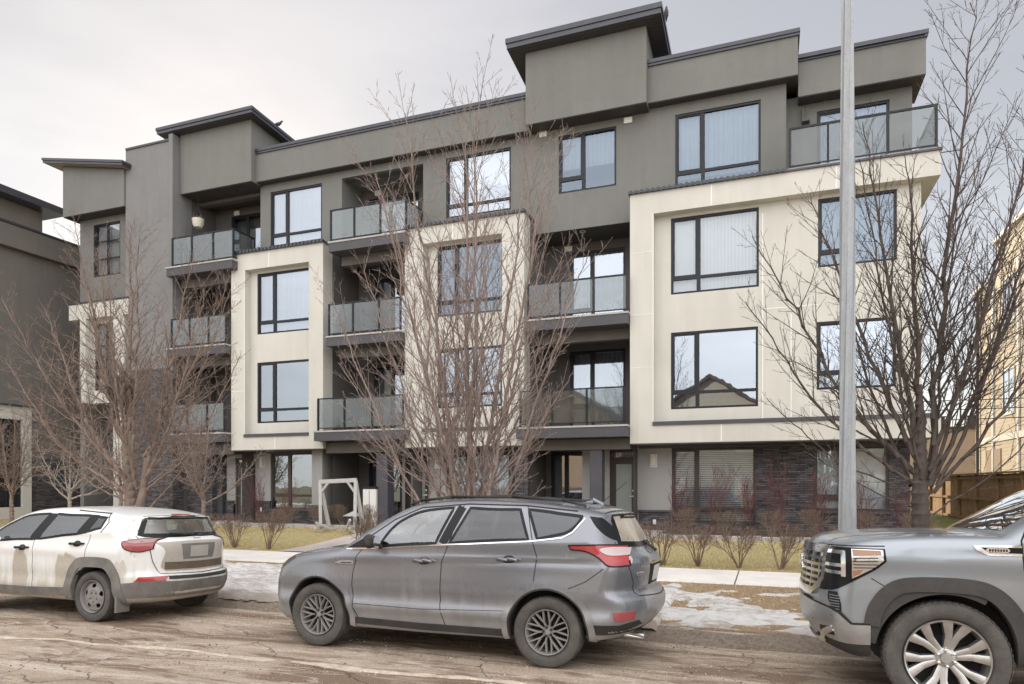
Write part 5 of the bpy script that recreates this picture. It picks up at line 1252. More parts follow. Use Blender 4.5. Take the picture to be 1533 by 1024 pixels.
def seats(car, xs, z, W, col='seat', sw_x=None):
    for (x, yy, hw) in [(xs[0],-W,.25),(xs[0],W,.25),(xs[1],-.0,.62)]:
        m = MB(); k = 7; vs = []
        for j in range(k):
            t = j/(k-1); zz = z-.1+.50*t; xx = x+.14*t; ww = hw*(1-.25*t*t)
            for (dx, sgn) in ((-.06,-1),(-.075,0),(-.06,1),(.06,1),(.075,0),(.06,-1)): vs.append((xx+dx, yy+sgn*ww, zz))
        m.add(vs, [(j*6+i, j*6+(i+1)%6, (j+1)*6+(i+1)%6, (j+1)*6+i) for j in range(k-1) for i in range(6)]+[tuple(range((k-1)*6, k*6))])
        for hy in ([0] if hw < .4 else [-.38,.38]):
            m.tube([(x+.14,yy+hy,z+.38),(x+.15,yy+hy,z+.43),(x+.155,yy+hy,z+.52),(x+.16,yy+hy,z+.56)],[.03,.10,.105,.05],10)
        m.build('seat', M[col], car.root, smooth=50)
    if sw_x:
        m = MB(); c = Vector((sw_x, -W, z+.28)); pts = []
        for i in range(25): a = 2*math.pi*i/24; pts.append(c+Vector((.07*math.sin(a), .185*math.cos(a), .17*math.sin(a))))
        m.tube(pts, .017, 8, cap=False); m.bar(c, c+Vector((-.16,0,-.06)), .06, .06); m.bar(c+Vector((0,-.18,0)), c+Vector((0,.18,0)), .02, .04); m.build('steering_wheel', M['int'], car.root, smooth=60)
        d = MB(); d.tube([(sw_x-.32,-W-.35,z+.16),(sw_x-.34,0,z+.18),(sw_x-.32,W+.35,z+.16)],[.12,.13,.12],12); d.build('dashboard', M['int'], car.root, smooth=60)
def handle(car, x, z, mat='body'):
    P = car.solve('near', [(x, z)])[0]
    m = MB(); y = P[1]; m.tube([(x-.13,y+.002,z-.004),(x-.105,y-.030,z),(x,y-.036,z+.004),(x+.10,y-.030,z+.006),(x+.13,y+.002,z+.006)],[.012,.017,.019,.017,.012],8)
    o = m.build('door_handle', M[mat], car.root, smooth=60)
    c = car.patch('handle_recess', cat_poly([(x-.06,z-.030),(x+.01,z-.038),(x+.06,z-.02),(x+.05,z+.030),(x-.0,z+.042),(x-.05,z+.026)],3), 'near', M['rubber'], .0012, parent=o)
def text3d(name, body, size, loc, rot, mat, parent, ext=.003):
    cu = bpy.data.curves.new(name, 'FONT'); cu.body = body; cu.size = size; cu.extrude = ext; cu.align_x = 'CENTER'; cu.align_y = 'CENTER'
    o = bpy.data.objects.new(name, cu); COL.objects.link(o); dg = bpy.context.evaluated_depsgraph_get(); me = bpy.data.meshes.new_from_object(o.evaluated_get(dg)); bpy.data.objects.remove(o)
    me.materials.clear(); me.materials.append(mat); q = bpy.data.objects.new(name, me); COL.objects.link(q); q.location = loc; q.rotation_euler = rot; q.parent = parent; return q
TILT = R(1.9)
def inset(P, d): # shrink polygon slightly
    P = np.array([p[:2] for p in P], float); c = P.mean(0); v = c-P; return P+v/np.linalg.norm(v,axis=1)[:,None]*d

# ---- grey compact SUV ------------------------------------------------
E1 = thing('parked_suv', 'dirty dark grey compact SUV with black mesh-spoke wheels parked in the middle', 'car', (-4.73, 7.36, -.033), 0, 'vehicles parked along the kerb'); E1.rotation_euler = (-TILT*0,0,0)
M['paint_grey'] = paint('grey_metallic_paint', (.20,.213,.245), (.37,.36,.345), .22, .85, .68, .55, .2, [(3.78,.9,.22,.42,.9)])  # tail spot: dirt, also painting in the rear's bright reflection
def wE(x, z):
    w = .925 - .075*sstep(.55,.22,z) - .017*sstep(.955+.035*x+.018, .955+.035*x-.018, z)*np.exp(-(np.minimum(0,z-.955-.035*x)/.20)**2)*sstep(-.1,.5,x)*sstep(3.5,3.0,x) + .014*np.exp(-((z-.47)/.05)**2) - .024*np.exp(-((z-.60)/.08)**2)
    w = w - .03*sstep(.95,1.12,z)*1.0
    w = w + .02*(np.exp(-((x-0)/.5)**2)+np.exp(-((x-2.69)/.5)**2))*sstep(.95,.7,z)
    zb = 1.10+.045*x; g_ = np.maximum(0, z-zb); w = w - g_*(.33+.08*sstep(2.4,3.3,x)) - .25*g_**2
    w = w - .10*sstep(.3,-.9,x) - .05*sstep(3.0,3.7,x)
    return w
pE = [(-.55,.24),(-.80,.27),(-.89,.42),(-.91,.60),(-.89,.76),(-.81,.90),(-.62,1.00),(-.25,1.075),(.12,1.14),(.42,1.30),(.75,1.47),(1.05,1.60),(1.40,1.655),(1.9,1.675),(2.5,1.655),(2.95,1.61),(3.22,1.565),(3.34,1.53,1),(3.33,1.49,1),(3.42,1.34),(3.52,1.17),(3.60,1.10),(3.62,1.00),(3.60,.86),(3.59,.76),(3.67,.69),(3.68,.56),(3.62,.44),(3.47,.34),(3.15,.26),(1.3,.22)]
cE = Car(E1, pE, .93, wE, .42, .36, 2.6, 3.2, [(0,.36,.415),(2.69,.36,.415)], .06, .08, 1.35)
wf_ = cat_poly([(.76,1.125,1),(.86,1.30),(1.0,1.43),(1.22,1.525),(1.60,1.565,1),(1.46,1.175,1)],5); wr_ = cat_poly([(1.60,1.185,1),(1.77,1.565,1),(2.36,1.555,1),(2.49,1.245,1)],5); wq_ = cat_poly([(2.56,1.25,1),(2.43,1.555,1),(2.75,1.53),(3.02,1.49,1),(2.98,1.41),(2.86,1.31)],4)
rh = cat_poly([(-.58,1.49,1),(0,1.51),(.58,1.49,1),(.67,1.22,1),(0,1.19),(-.67,1.22,1)],4); fh = cat_poly([(-.55,1.56,1),(.55,1.56,1),(.68,1.17,1),(-.68,1.17,1)],2)
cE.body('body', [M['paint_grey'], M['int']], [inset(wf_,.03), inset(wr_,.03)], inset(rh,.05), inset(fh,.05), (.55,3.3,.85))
Gc = car_glass('clear_car_glass', .15, (.80,.88,.86)); Gd = car_glass('dark_tinted_glass', .05, (.20,.23,.25)); Gdirt = car_glass('dirty_rear_glass', .3, (.3,.32,.32), .75); Gj = car_glass('pale_car_glass', .17, (.62,.72,.68)); Gjr = car_glass('rear_glass', .10, (.5,.6,.56), .22)
for pl in ('near','off'):
    for P, G_, sh in ((wf_,Gc,1),(wr_,Gd,1),(wq_,Gd,0)):
        o = cE.patch('side_window', P, pl, G_, .002); cE.strip('window_edge', inset(P,.014), pl, M['frit'], .03, .0035, closed=True, parent=o)
    cE.strip('chrome_strip', [(.36,1.09),(.76,1.11),(1.5,1.165),(2.5,1.232),(2.83,1.275),(2.93,1.33),(3.04,1.47)], pl, M['chrome'], .013, .008)
    cE.strip('window_pillar', [(1.53,1.18),(1.685,1.57)], pl, M['frit'], .10, .003)
    cE.strip('door_seam', [(.60,1.14),(.50,1.02),(.46,.85),(.455,.68),(.475,.45),(.53,.30)], pl, M['seam'], .009, .001)
    cE.strip('door_seam', [(1.70,1.60),(1.60,1.18),(1.53,.98),(1.52,.55),(1.57,.31)], pl, M['seam'], .009, .001)
    cE.strip('door_seam', [(2.42,1.59),(2.52,1.25),(2.575,1.08),(2.55,.84)], pl, M['seam'], .009, .001)
    cE.strip('roof_seam', [(.62,1.22),(.90,1.42),(1.2,1.555),(1.75,1.60),(2.4,1.59),(2.95,1.54)], pl, M['seam'], .014, .001)
    for wx in (0,2.69):
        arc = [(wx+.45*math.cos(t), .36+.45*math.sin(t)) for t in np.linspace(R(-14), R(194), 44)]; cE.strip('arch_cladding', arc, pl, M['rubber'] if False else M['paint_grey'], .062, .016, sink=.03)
        arc = [(wx+.413*math.cos(t), .36+.413*math.sin(t)) for t in np.linspace(R(-14), R(194), 44)]; cE.strip('arch_lip', arc, pl, M['rubber'], .022, .014, sink=.05)
    cE.strip('sill_cladding', [(.46,.315),(1.3,.30),(2.24,.305)], pl, M['rubber'], .07, .012)
    cE.strip('lower_seam', [(.47,.50),(1.3,.49),(2.28,.53)], pl, M['seam'], .006, .001)
    cE.strip('bumper_seam', [(2.90,.78),(3.08,.86),(3.25,.99)], pl, M['seam'], .008, .001)
    tl_ = cE.patch('tail_light', cat_poly([(2.90,1.205,1),(3.2,1.215),(3.42,1.205,1),(3.47,1.02,1),(3.30,1.015),(3.20,1.09),(3.08,1.15),(2.93,1.165,1)],4), pl, M['tailred'], .010)
    cE.patch('clear_lens', cat_poly([(3.20,1.175),(3.30,1.19),(3.44,1.18,1),(3.45,1.11,1),(3.32,1.105),(3.24,1.13)],3), pl, M['tailclear'], .016, parent=tl_)
    cE.strip('lens_edge', cat_poly([(2.90,1.205,1),(3.2,1.215),(3.42,1.205,1),(3.47,1.02,1),(3.30,1.015),(3.20,1.09),(3.08,1.15),(2.93,1.165,1)],4), pl, M['frit'], .013, .0115, closed=True, parent=tl_)
    cE.patch('fender_vent', cat_poly([(.22,.935),(.30,.965,1),(.46,.965,1),(.46,.925,1),(.30,.925,1)],2), pl, M['chrome'], .008)
    cE.patch('fender_vent_slot', cat_poly([(.30,.955,1),(.44,.953,1),(.44,.936,1),(.30,.936,1)],2), pl, M['seam'], .0092)
    cE.patch('quarter_glass', cat_poly([(.36,1.10,1),(.60,1.235,1),(.625,1.12,1)],2), pl, M['frit'], .003)
    cE.strip('lower_bumper', [(3.12,.40),(3.4,.40),(3.56,.44)], pl, M['rubber'], .10, .006)
    cE.patch('reflector', cat_poly([(3.34,.575,1),(3.53,.585,1),(3.51,.50,1),(3.36,.49,1)],3), pl, M['tailred2'], .012)
    hl_ = cE.patch('headlight', cat_poly([(-.68,.93),(-.50,.985),(-.36,.96,1),(-.52,.86),(-.70,.80,1)],4), pl, M['chrome'], .006)
    cE.patch('rear_window_wing', cat_poly([(3.08,1.49,1),(3.19,1.48,1),(3.42,1.26,1),(3.35,1.25),(3.26,1.29),(3.16,1.38)],4), pl, M['frit'], .003)
    # roof rail
    y0 = -1 if pl == 'near' else 1; m = MB(); m.tube([(1.00,y0*.60,1.585),(1.12,y0*.605,1.635),(1.5,y0*.61,1.675),(2.2,y0*.61,1.685),(2.75,y0*.60,1.655),(3.0,y0*.585,1.59)],[.012,.018,.019,.019,.018,.012],8); m.build('roof_rail', M['rubber'], E1, smooth=60)
for x, z in ((1.33,.995),(2.28,1.045)): handle(cE, x, z, 'paint_grey')
# mirrors
for sg in (-1,1):
    m = MB(); m.tube([(.80,sg*.86,1.12),(.78,sg*.96,1.14),(.75,sg*1.00,1.18),(.75,sg*1.06,1.19),(.77,sg*1.10,1.185)],[.03,.03,.075,.078,.04],12)
    mo = m.build('door_mirror', M['rubber'], E1, smooth=60); m = MB(); m.lathe([(0,.0),(.07,.0)],'x',(.832,sg*1.04,1.185),20); m.build('mirror_glass', M['chrome'], mo)
# rear face
cE.patch('rear_window', rh, 'rear', Gdirt, .003); cE.strip('rear_window_edge', inset(rh,.02), 'rear', M['frit'], .05, .004, closed=True)
cE.strip('tailgate_seam', [(-.70,1.24),(-.72,1.0),(-.64,.85),(-.62,.72),(0,.69),(.62,.72),(.64,.85),(.72,1.0),(.70,1.24)], 'rear', M['seam'], .009, .001)
for s_ in (-1,1):
    cE.patch('tail_light', cat_poly([(s_*.62,1.17,1),(s_*.76,1.17,1),(s_*.77,1.04,1),(s_*.68,1.04)],3), 'rear', M['tailclear'], .007)
cE.patch('plate_recess', cat_poly([(-.34,1.02,1),(.34,1.02,1),(.30,.80,1),(-.30,.80,1)],2), 'rear', M['seam'], .002)
pp_ = cE.patch('licence_plate', cat_poly([(-.155,.985,1),(.155,.985,1),(.155,.83,1),(-.155,.83,1)],2), 'rear', M['plate'], .012)
cE.strip('plate_bar', [(-.33,1.03),(.33,1.03)], 'rear', M['chrome'], .03, .02)
P = cE.solve('rear', [(-.56,.93)])[0]; text3d('model_badge', 'ESCAPE', .045, (P[0]+.006,-.56,.93), (R(90),0,R(70)), M['chrome'], E1)
m = MB(); m.tube([(3.36,0,1.30),(3.40,-.2,1.27),(3.45,-.40,1.24)],[.012,.009,.006],6); m.tube([(3.62,-.05,1.14),(3.50,0,1.22),(3.36,0,1.31)],[.02,.012,.01],8); m.build('rear_wiper', M['rubber'], E1)
m = MB(); m.tube([(3.38,-.5,.31),(3.58,-.5,.315)],[.03,.032],12); m.build('exhaust_pipe', M['chrome'], E1)
m = MB(); m.tube([(2.95,-.02,1.60),(3.02,0,1.63),(3.30,0,1.86)],[.012,.006,.003],6); m.build('aerial', M['rubber'], E1)
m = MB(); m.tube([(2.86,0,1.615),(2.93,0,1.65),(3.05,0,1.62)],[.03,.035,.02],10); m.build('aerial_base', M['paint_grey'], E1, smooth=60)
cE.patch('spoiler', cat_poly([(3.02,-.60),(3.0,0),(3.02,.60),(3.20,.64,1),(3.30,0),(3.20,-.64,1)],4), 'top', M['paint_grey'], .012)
cE.strip('bonnet_seam', [(.10,-.70),(-.35,-.64),(-.62,-.50)], 'top', M['seam'], .009, .001); cE.strip('bonnet_seam', [(.10,.70),(-.35,.64),(-.62,.50)], 'top', M['seam'], .009, .001)
cE.patch('windscreen', fh, 'front', Gc, .003) if False else None
m = MB(); P = cE.solve('front', [(a_, b_) for a_, b_ in fh]); 
wsv = cE.solve('front', [( -.66+1.32*i/12*(1) if False else (-.69+.12*(j/6))+(1.38-.24*(j/6))*i/12, 1.16+.40*j/6) for j in range(7) for i in range(13)])
m.add([tuple(p) for p in wsv+cE.grad(wsv)*.004], [(j*13+i,j*13+i+1,(j+1)*13+i+1,(j+1)*13+i) for j in range(6) for i in range(12)]); m.build('windscreen', Gc, E1, smooth=180)
cE.patch('grille', cat_poly([(-.5,.78,1),(.5,.78,1),(.42,.5,1),(-.42,.5,1)],2), 'front', M['rubber'], .006)
seats(cE, (1.62,2.35), .93, .37, 'seat', .98)
m = MB(); m.box(.9,3.0,-.55,.55,.80,.84); m.build('floor', M['int'], E1)
m = MB(); m.box(-.6,3.2,-.55,.55,.24,.30); m.build('underbody', M['rimdark'], E1)
for wx in (0,2.69):
    wheel(cE, wx, -.80, .345, .347, .24, .225, 'mesh'); wheel(cE, wx, .80, .345, .347, .24, .225, 'mesh', False)
E1.rotation_euler = (-TILT,0,0)

# ---- white crossover ---------------------------------------------------
E2 = thing('parked_crossover', 'mud-splashed white crossover with grey steel-look wheels parked at the left', 'car', (-10.84, 7.42, -.033), 0, 'vehicles parked along the kerb')
M['paint_white'] = paint('white_paint', (.78,.79,.785), (.37,.315,.24), .20, 1.0, .85, .0, .3, [(1.10,.55,.16,.40,.95),(2.02,.58,.26,.30,.95),(.42,.45,.25,.25,.8),(2.95,.60,.10,.22,.7)], .6, .03)
M['paint_white_rear'] = paint('dirty_white_tailgate', (.66,.64,.60), (.30,.25,.20), .3, 1.05, .95, .0, .4, [], .4, .6)
M['clad'] = dusty('dirty_grey_cladding', (.07,.07,.072), (.33,.31,.28), .68)
def wJ(x, z):
    w = .868 - .055*sstep(.45,.2,z) - .012*np.exp(-((z-.55)/.08)**2) + .012*np.exp(-((z-.90)/.06)**2) - .02*sstep(.95,1.1,z)
    w = w + .02*(np.exp(-((x-0)/.5)**2)+np.exp(-((x-2.5)/.5)**2))*sstep(.85,.65,z)
    zb = 1.02+.06*x; g_ = np.maximum(0, z-zb); w = w - g_*(.34+.10*sstep(2.3,3.1,x)) - .3*g_**2
    w = w - .10*sstep(.3,-.8,x) - .04*sstep(2.9,3.5,x)
    return w
pJ = [(-.5,.26),(-.74,.29),(-.82,.42),(-.84,.62),(-.82,.84),(-.72,.95),(-.4,1.01),(.0,1.05),(.20,1.10),(.48,1.24),(.80,1.38),(1.10,1.465),(1.5,1.505),(2.0,1.51),(2.5,1.485),(2.95,1.43),(3.13,1.395,1),(3.13,1.36,1),(3.20,1.25),(3.30,1.12),(3.40,1.07),(3.43,.98),(3.42,.80),(3.43,.66),(3.50,.60),(3.51,.50),(3.46,.36),(3.30,.26),(2.9,.24),(1.2,.24)]
cJ = Car(E2, pJ, .875, wJ, .35, .52, 2.6, 3.4, [(0,.345,.40),(2.5,.345,.40)], .05, .08, 1.2)
jf = cat_poly([(.50,1.00,1),(.56,1.14),(.78,1.27),(1.05,1.375),(1.50,1.405,1),(1.28,1.045,1)],5); jr = cat_poly([(1.42,1.05,1),(1.63,1.405,1),(2.33,1.39,1),(2.17,1.135,1)],5); jq = cat_poly([(2.33,1.165,1),(2.44,1.385,1),(2.62,1.37,1),(2.58,1.22,1)],3)
jh = cat_poly([(-.56,1.365,1),(0,1.385),(.56,1.365,1),(.68,1.135,1),(0,1.115),(-.68,1.135,1)],4)
cJ.body('body', [M['paint_white'], M['int']], [inset(jf,.03), inset(jr,.03)], inset(jh,.05), None, (.45,3.15,.85))
for pl in ('near','off'):
    cJ.patch('window_surround', cat_poly([(.44,.99,1),(.52,1.16),(.78,1.30),(1.05,1.40),(1.55,1.43),(2.1,1.43),(2.66,1.40,1),(2.62,1.20),(2.40,1.15),(2.1,1.105),(1.3,1.02)],4), pl, M['frit'], .0008) if False else None
    for P, G_ in ((jf,Gj),(jr,Gj),(jq,Gj if False else Gd)):
        o = cJ.patch('side_window', P, pl, G_, .002); cJ.strip('window_edge', inset(P,.012), pl, M['frit'], .032, .0035, closed=True, parent=o)
    cJ.patch('window_pillar', [(1.27,1.03),(1.43,1.045),(1.65,1.405),(1.49,1.405)], pl, M['frit'], .0032); cJ.patch('window_pillar', [(2.16,1.125),(2.34,1.155),(2.45,1.395),(2.32,1.40)], pl, M['frit'], .0032)
    for sx, xx in (((1.36,1.04),(1.35,.33)),((2.42,1.14),(2.34,.80))) : cJ.strip('door_seam', [sx, ((sx[0]+xx[0])/2-.01,(sx[1]+xx[1])/2), xx], pl, M['seam'], .008, .001)
    cJ.strip('door_seam', [(.50,1.02),(.44,.8),(.46,.34)], pl, M['seam'], .008, .001)
    for wx in (0,2.5):
        arc = [(wx-.455,.27),(wx-.445,.42),(wx-.40,.58),(wx-.29,.735),(wx-.16,.775),(wx+.20,.775),(wx+.32,.72),(wx+.405,.58),(wx+.45,.40),(wx+.465,.25)]
        cJ.strip('arch_cladding', cat_poly(arc,4,False), pl, M['clad'], .135, .018, sink=.05)
    cJ.strip('sill_cladding', [(.46,.345),(1.3,.345),(2.06,.37)], pl, M['clad'], .11, .016)
    cJ.strip('lower_bumper', cat_poly([(2.97,.42),(3.12,.43),(3.30,.45),(3.42,.46)],4,False), pl, M['clad'], .20, .010)
    cJ.strip('chrome_strip', [(2.60,1.17),(2.68,1.30),(2.60,1.42),(2.0,1.455)], pl, M['frit'], .012, .003)
    tl_ = cJ.patch('tail_light', cat_poly([(2.96,1.05,1),(3.12,1.09),(3.27,1.10,1),(3.27,.965,1),(3.15,.925),(3.02,.96)],4), pl, M['tailred2'], .010)
    cJ.patch('smoked_lens', cat_poly([(3.00,1.055,1),(3.14,1.083),(3.26,1.09,1),(3.26,1.045,1),(3.1,1.03)],3), pl, M['tailsmoke'], .015, parent=tl_)
    cJ.strip('lens_edge', cat_poly([(2.96,1.05,1),(3.12,1.09),(3.27,1.10,1),(3.27,.965,1),(3.15,.925),(3.02,.96)],4), pl, M['frit'], .011, .011, closed=True, parent=tl_)
    cJ.patch('headlight', cat_poly([(-.62,.92),(-.40,.96),(-.36,.90,1),(-.62,.80,1)],4), pl, M['tailclear'], .006)
for x, z in ((1.15,.93),(2.19,1.01)): handle(cJ, x, z, 'rubber')
for sg in (-1,1):
    m = MB(); m.tube([(.66,sg*.84,1.03),(.62,sg*.94,1.06),(.60,sg*.98,1.09),(.60,sg*1.04,1.10)],[.03,.03,.07,.05],12); m.build('door_mirror', M['paint_white'], E2, smooth=60)
o = cJ.patch('rear_window', jh, 'rear', Gjr, .003); cJ.strip('rear_window_edge', inset(jh,.02), 'rear', M['frit'], .05, .004, closed=True)
tg = cJ.patch('tailgate_panel', cat_poly([(-.60,1.045,1),(0,1.06),(.60,1.045,1),(.50,.93),(.54,.74),(.48,.665,1),(0,.655),(-.48,.665,1),(-.54,.74),(-.50,.93)],4), 'rear', M['paint_white_rear'], .004)
cJ.strip('tailgate_seam', [(-.70,1.13),(-.66,1.0),(-.62,.80),(-.56,.64),(0,.62),(.56,.64),(.62,.80),(.66,1.0),(.70,1.13)], 'rear', M['seam'], .008, .0015)
for s_ in (-1,1): cJ.patch('tail_light', cat_poly([(s_*.60,1.065,1),(s_*.70,1.085),(s_*.775,1.08,1),(s_*.775,.985,1),(s_*.62,.985)],3), 'rear', M['tailsmoke'], .009)
cJ.patch('plate_recess', cat_poly([(-.30,1.02,1),(.30,1.02,1),(.26,.81,1),(-.26,.81,1)],2), 'rear', M['clad'], .0052)
cJ.patch('licence_plate', cat_poly([(-.155,.99,1),(.155,.99,1),(.155,.84,1),(-.155,.84,1)],2), 'rear', dusty('dirty_plate',(.5,.5,.48),(.33,.29,.24),.8), .012)
P = cJ.solve('rear', [(0,1.085)])[0]; text3d('maker_badge', 'Jeep', .075, (P[0]+.006,0,1.085), (R(90),0,R(90)), M['chrome'], E2)
cJ.strip('mud_band', [(-.50,.735),(0,.725),(.50,.735)], 'rear', dusty('wet_mud',(.06,.05,.035),(.22,.17,.12),.6), .10, .006)
cJ.strip('bumper_slot', [(-.50,.585),(0,.575),(.50,.585)], 'rear', M['rubber'], .045, .004)
for s_ in (-1,1): cJ.patch('reflector', cat_poly([(s_*.50,.605,1),(s_*.76,.60,1),(s_*.80,.54,1),(s_*.56,.545,1)],2), 'rear', M['tailred'], .010)
cJ.strip('lower_bumper', [(-.74,.44),(-.4,.43),(0,.43),(.4,.43),(.74,.44)], 'rear', M['clad'], .21, .008)
m = MB(); m.tube([(3.32,0,1.145),(3.30,-.12,1.15),(3.28,-.38,1.165)],[.014,.009,.006],6); m.build('rear_wiper', M['rubber'], E2)
cJ.patch('brake_light', cat_poly([(3.05,-.14),(3.06,.14),(3.10,.14),(3.10,-.14)],2), 'top', M['tailred'], .004)
m = MB(); wsv = cJ.solve('front', [((-.66+.12*(j/6))+(1.32-.24*(j/6))*i/12, 1.12+.28*j/6) for j in range(7) for i in range(13)])
m.add([tuple(p) for p in wsv+cJ.grad(wsv)*.004], [(j*13+i,j*13+i+1,(j+1)*13+i+1,(j+1)*13+i) for j in range(6) for i in range(12)]); m.build('windscreen', Gj, E2, smooth=180)
seats(cJ, (1.42,2.12), .84, .35, 'seat', .85)
m = MB(); m.box(-.5,3.0,-.52,.52,.25,.30); m.build('underbody', M['rimdark'], E2)
for sg in (-1,1):
    m = MB(); m.box(2.92,2.95,sg*.78-.10,sg*.78+.10,.14,.36); m.build('mud_flap', M['clad'], E2)
for wx in (0,2.5):
    wheel(cJ, wx, -.765, .325, .328, .225, .215, 'slots'); wheel(cJ, wx, .765, .325, .328, .225, .215, 'slots', False)
E2.rotation_euler = (-TILT,0,0)

M['bumper'] = metal_m('satin_bumper', (.42,.43,.44), .3, .08, .7)
# ---- silver pickup ------------------------------------------------------
E3 = thing('parked_pickup', 'silver-blue full-size pickup truck with chrome grille and polished twelve-spoke wheels at the right edge', 'car', (1.30, 7.17, -.02), 0, 'vehicles parked along the kerb')
M['paint_silver'] = paint('silver_blue_paint', (.29,.325,.37), (.34,.325,.30), .3, 1.05, .6, .55, .22)
M['polished'] = metal_m('polished_alloy', (.50,.495,.49), .33, .2, .8)
def wT(x, z):
    w = 1.025 - .05*sstep(.6,.35,z) + .018*np.exp(-((z-1.18)/.07)**2) - .02*np.exp(-((z-.95)/.12)**2)*sstep(.6,.9,x)
    w = w + .022*(np.exp(-((x-0)/.5)**2)+np.exp(-((x-3.75)/.5)**2))*sstep(1.2,.9,z)
    g_ = np.maximum(0, z-1.36); w = w - g_*.30 - .2*g_**2 - .05*sstep(.2,-.9,x)
    return w
pT = [(-.5,.37),(-.72,.36),(-.88,.44),(-.975,.60),(-.985,.80),(-.965,1.0),(-.95,1.20),(-.88,1.32),(-.70,1.375),(-.35,1.405),(.05,1.42),(.30,1.42,1),(.62,1.60),(.98,1.80),(1.30,1.89),(1.8,1.93),(2.4,1.92),(2.85,1.86,1),(3.02,1.42,1),(4.0,1.42),(4.88,1.42,1),(4.92,.6,1),(4.8,.45),(2,.42)]
cT = Car(E3, pT, 1.04, wT, .30, .03, 2.5, 4, [(0,.44,.54),(3.75,.44,.54)], .045, .10, 1.3)
tf_ = cat_poly([(.72,1.42,1),(.80,1.53),(1.05,1.69),(1.30,1.77),(1.66,1.79,1),(1.70,1.42,1)],5); tr_ = cat_poly([(1.80,1.42,1),(1.78,1.79,1),(2.55,1.76,1),(2.75,1.44,1)],4)
fhT = cat_poly([(-.62,1.80,1),(.62,1.80,1),(.80,1.45,1),(-.80,1.45,1)],2)
cT.body('body', [M['paint_silver'], M['int']], [inset(tf_,.03), inset(tr_,.03)], None, inset(fhT,.05), (.6,2.85,1.1), arch_w=.40)
for pl in ('near','off'):
    for P in (tf_, tr_):
        o = cT.patch('side_window', P, pl, Gd, .002); cT.strip('window_edge', inset(P,.012), pl, M['frit'], .03, .0035, closed=True, parent=o)
    for wx in (0,3.75):
        arc = [(wx-.535,.66),(wx-.505,.80),(wx-.40,.95),(wx-.24,1.015),(wx+.14,1.02),(wx+.32,.965),(wx+.45,.82),(wx+.52,.64),(wx+.54,.42)]
        cT.strip('arch_lip', [(wx+.53*math.cos(t), .44+.53*math.sin(t)) for t in np.linspace(R(60), R(172), 30)], pl, M['clad_dark'], .075, .006, sink=.05)
        cT.strip('arch_cladding', cat_poly([(wx+(a-wx)*.965,.44+(b-.44)*.965) for a,b in arc],5,False), pl, M['clad_dark'], .115, .020, sink=.06)
        pass
    cT.strip('door_seam', [(.62,1.50),(.53,1.44),(.49,1.36),(.50,1.16),(.53,1.0),(.62,.85),(.66,.55)], pl, M['seam'], .012, .001)
    cT.strip('door_seam', [(1.74,1.85),(1.76,.55)], pl, M['seam'], .012, .001); cT.strip('door_seam', [(3.0,1.4),(3.0,.5)], pl, M['seam'], .02, .001)
    vb = cT.patch('fender_badge', cat_poly([(.18,1.315,1),(.49,1.322,1),(.49,1.242,1),(.27,1.242,1),(.20,1.28)],3), pl, M['chrome'], .010)
    cT.patch('badge_inset', cat_poly([(.225,1.302,1),(.49,1.307,1),(.49,1.262,1),(.28,1.262,1)],2), pl, M['frit'], .0115, parent=vb)
    cT.patch('badge_plate', cat_poly([(.27,1.298,1),(.40,1.300,1),(.415,1.282,1),(.40,1.266,1),(.27,1.266,1),(.255,1.282,1)],2), pl, M['chrome'], .0135, parent=vb)
    for q in range(7): cT.patch('badge_letter', cat_poly([(.277+.018*q,1.291,1),(.290+.018*q,1.291,1),(.290+.018*q,1.273,1),(.277+.018*q,1.273,1)],1), pl, M['seam'], .0142, parent=vb)
    hl_ = cT.patch('headlight', cat_poly([(-.92,1.265,1),(-.42,1.268,1),(-.41,1.17,1),(-.50,1.09),(-.66,.99,1),(-.80,.905),(-.92,.90,1)],3), pl, M['frit'], .006)
    cT.patch('lens_housing', cat_poly([(-.655,1.255,1),(-.435,1.257,1),(-.43,1.175,1),(-.52,1.10),(-.655,1.02,1)],3), pl, M['chrome'], .010, parent=hl_)
    cT.patch('amber_lens', cat_poly([(-.65,1.25,1),(-.45,1.252,1),(-.445,1.215,1),(-.645,1.20,1)],2), pl, M['amber'], .0125, parent=hl_)
    cT.patch('amber_lens', cat_poly([(-.65,1.085,1),(-.575,1.10,1),(-.60,1.06,1),(-.65,1.03,1)],2), pl, M['amber'], .0125, parent=hl_)
    for z in (1.19,1.165,1.14,1.115): cT.strip('reflector_rib', [(-.645,z-.005),(-.47,z+.002)], pl, M['frit'], .007, .0130, parent=hl_)
    cT.strip('fender_seam', [(-.52,1.03),(-.36,.93)], pl, M['seam'], .008, .001)
    cT.patch('bumper_vent', cat_poly([(-.82,.895,1),(-.76,.90,1),(-.735,.80),(-.735,.715,1),(-.78,.74),(-.82,.82)],3), pl, M['seam'], .004)
    for q in range(6): cT.strip('vent_fin', [(-.81,.865-.022*q),(-.745,.868-.022*q)], pl, M['paint_silver'], .007, .007)
    bp = cT.patch('front_bumper', cat_poly([(-.97,.80,1),(-.80,.765),(-.74,.735,1),(-.66,.655,1),(-.525,.66,1),(-.525,.50,1),(-.76,.50),(-.90,.56)],3), pl, M['bumper'], .022)
    cT.strip('bumper_seam', [(-.97,.80),(-.80,.765),(-.74,.735),(-.66,.655),(-.525,.66)], pl, M['seam'], .014, .0235, parent=bp)
    cT.patch('air_dam', cat_poly([(-.88,.50,1),(-.53,.495,1),(-.53,.40),(-.70,.40),(-.86,.43)],3), pl, M['rubber'], .016)
    cT.patch('fog_light', cat_poly([(-.86,.60,1),(-.78,.61,1),(-.76,.545,1),(-.85,.53,1)],2), pl, M['frit'], .025)
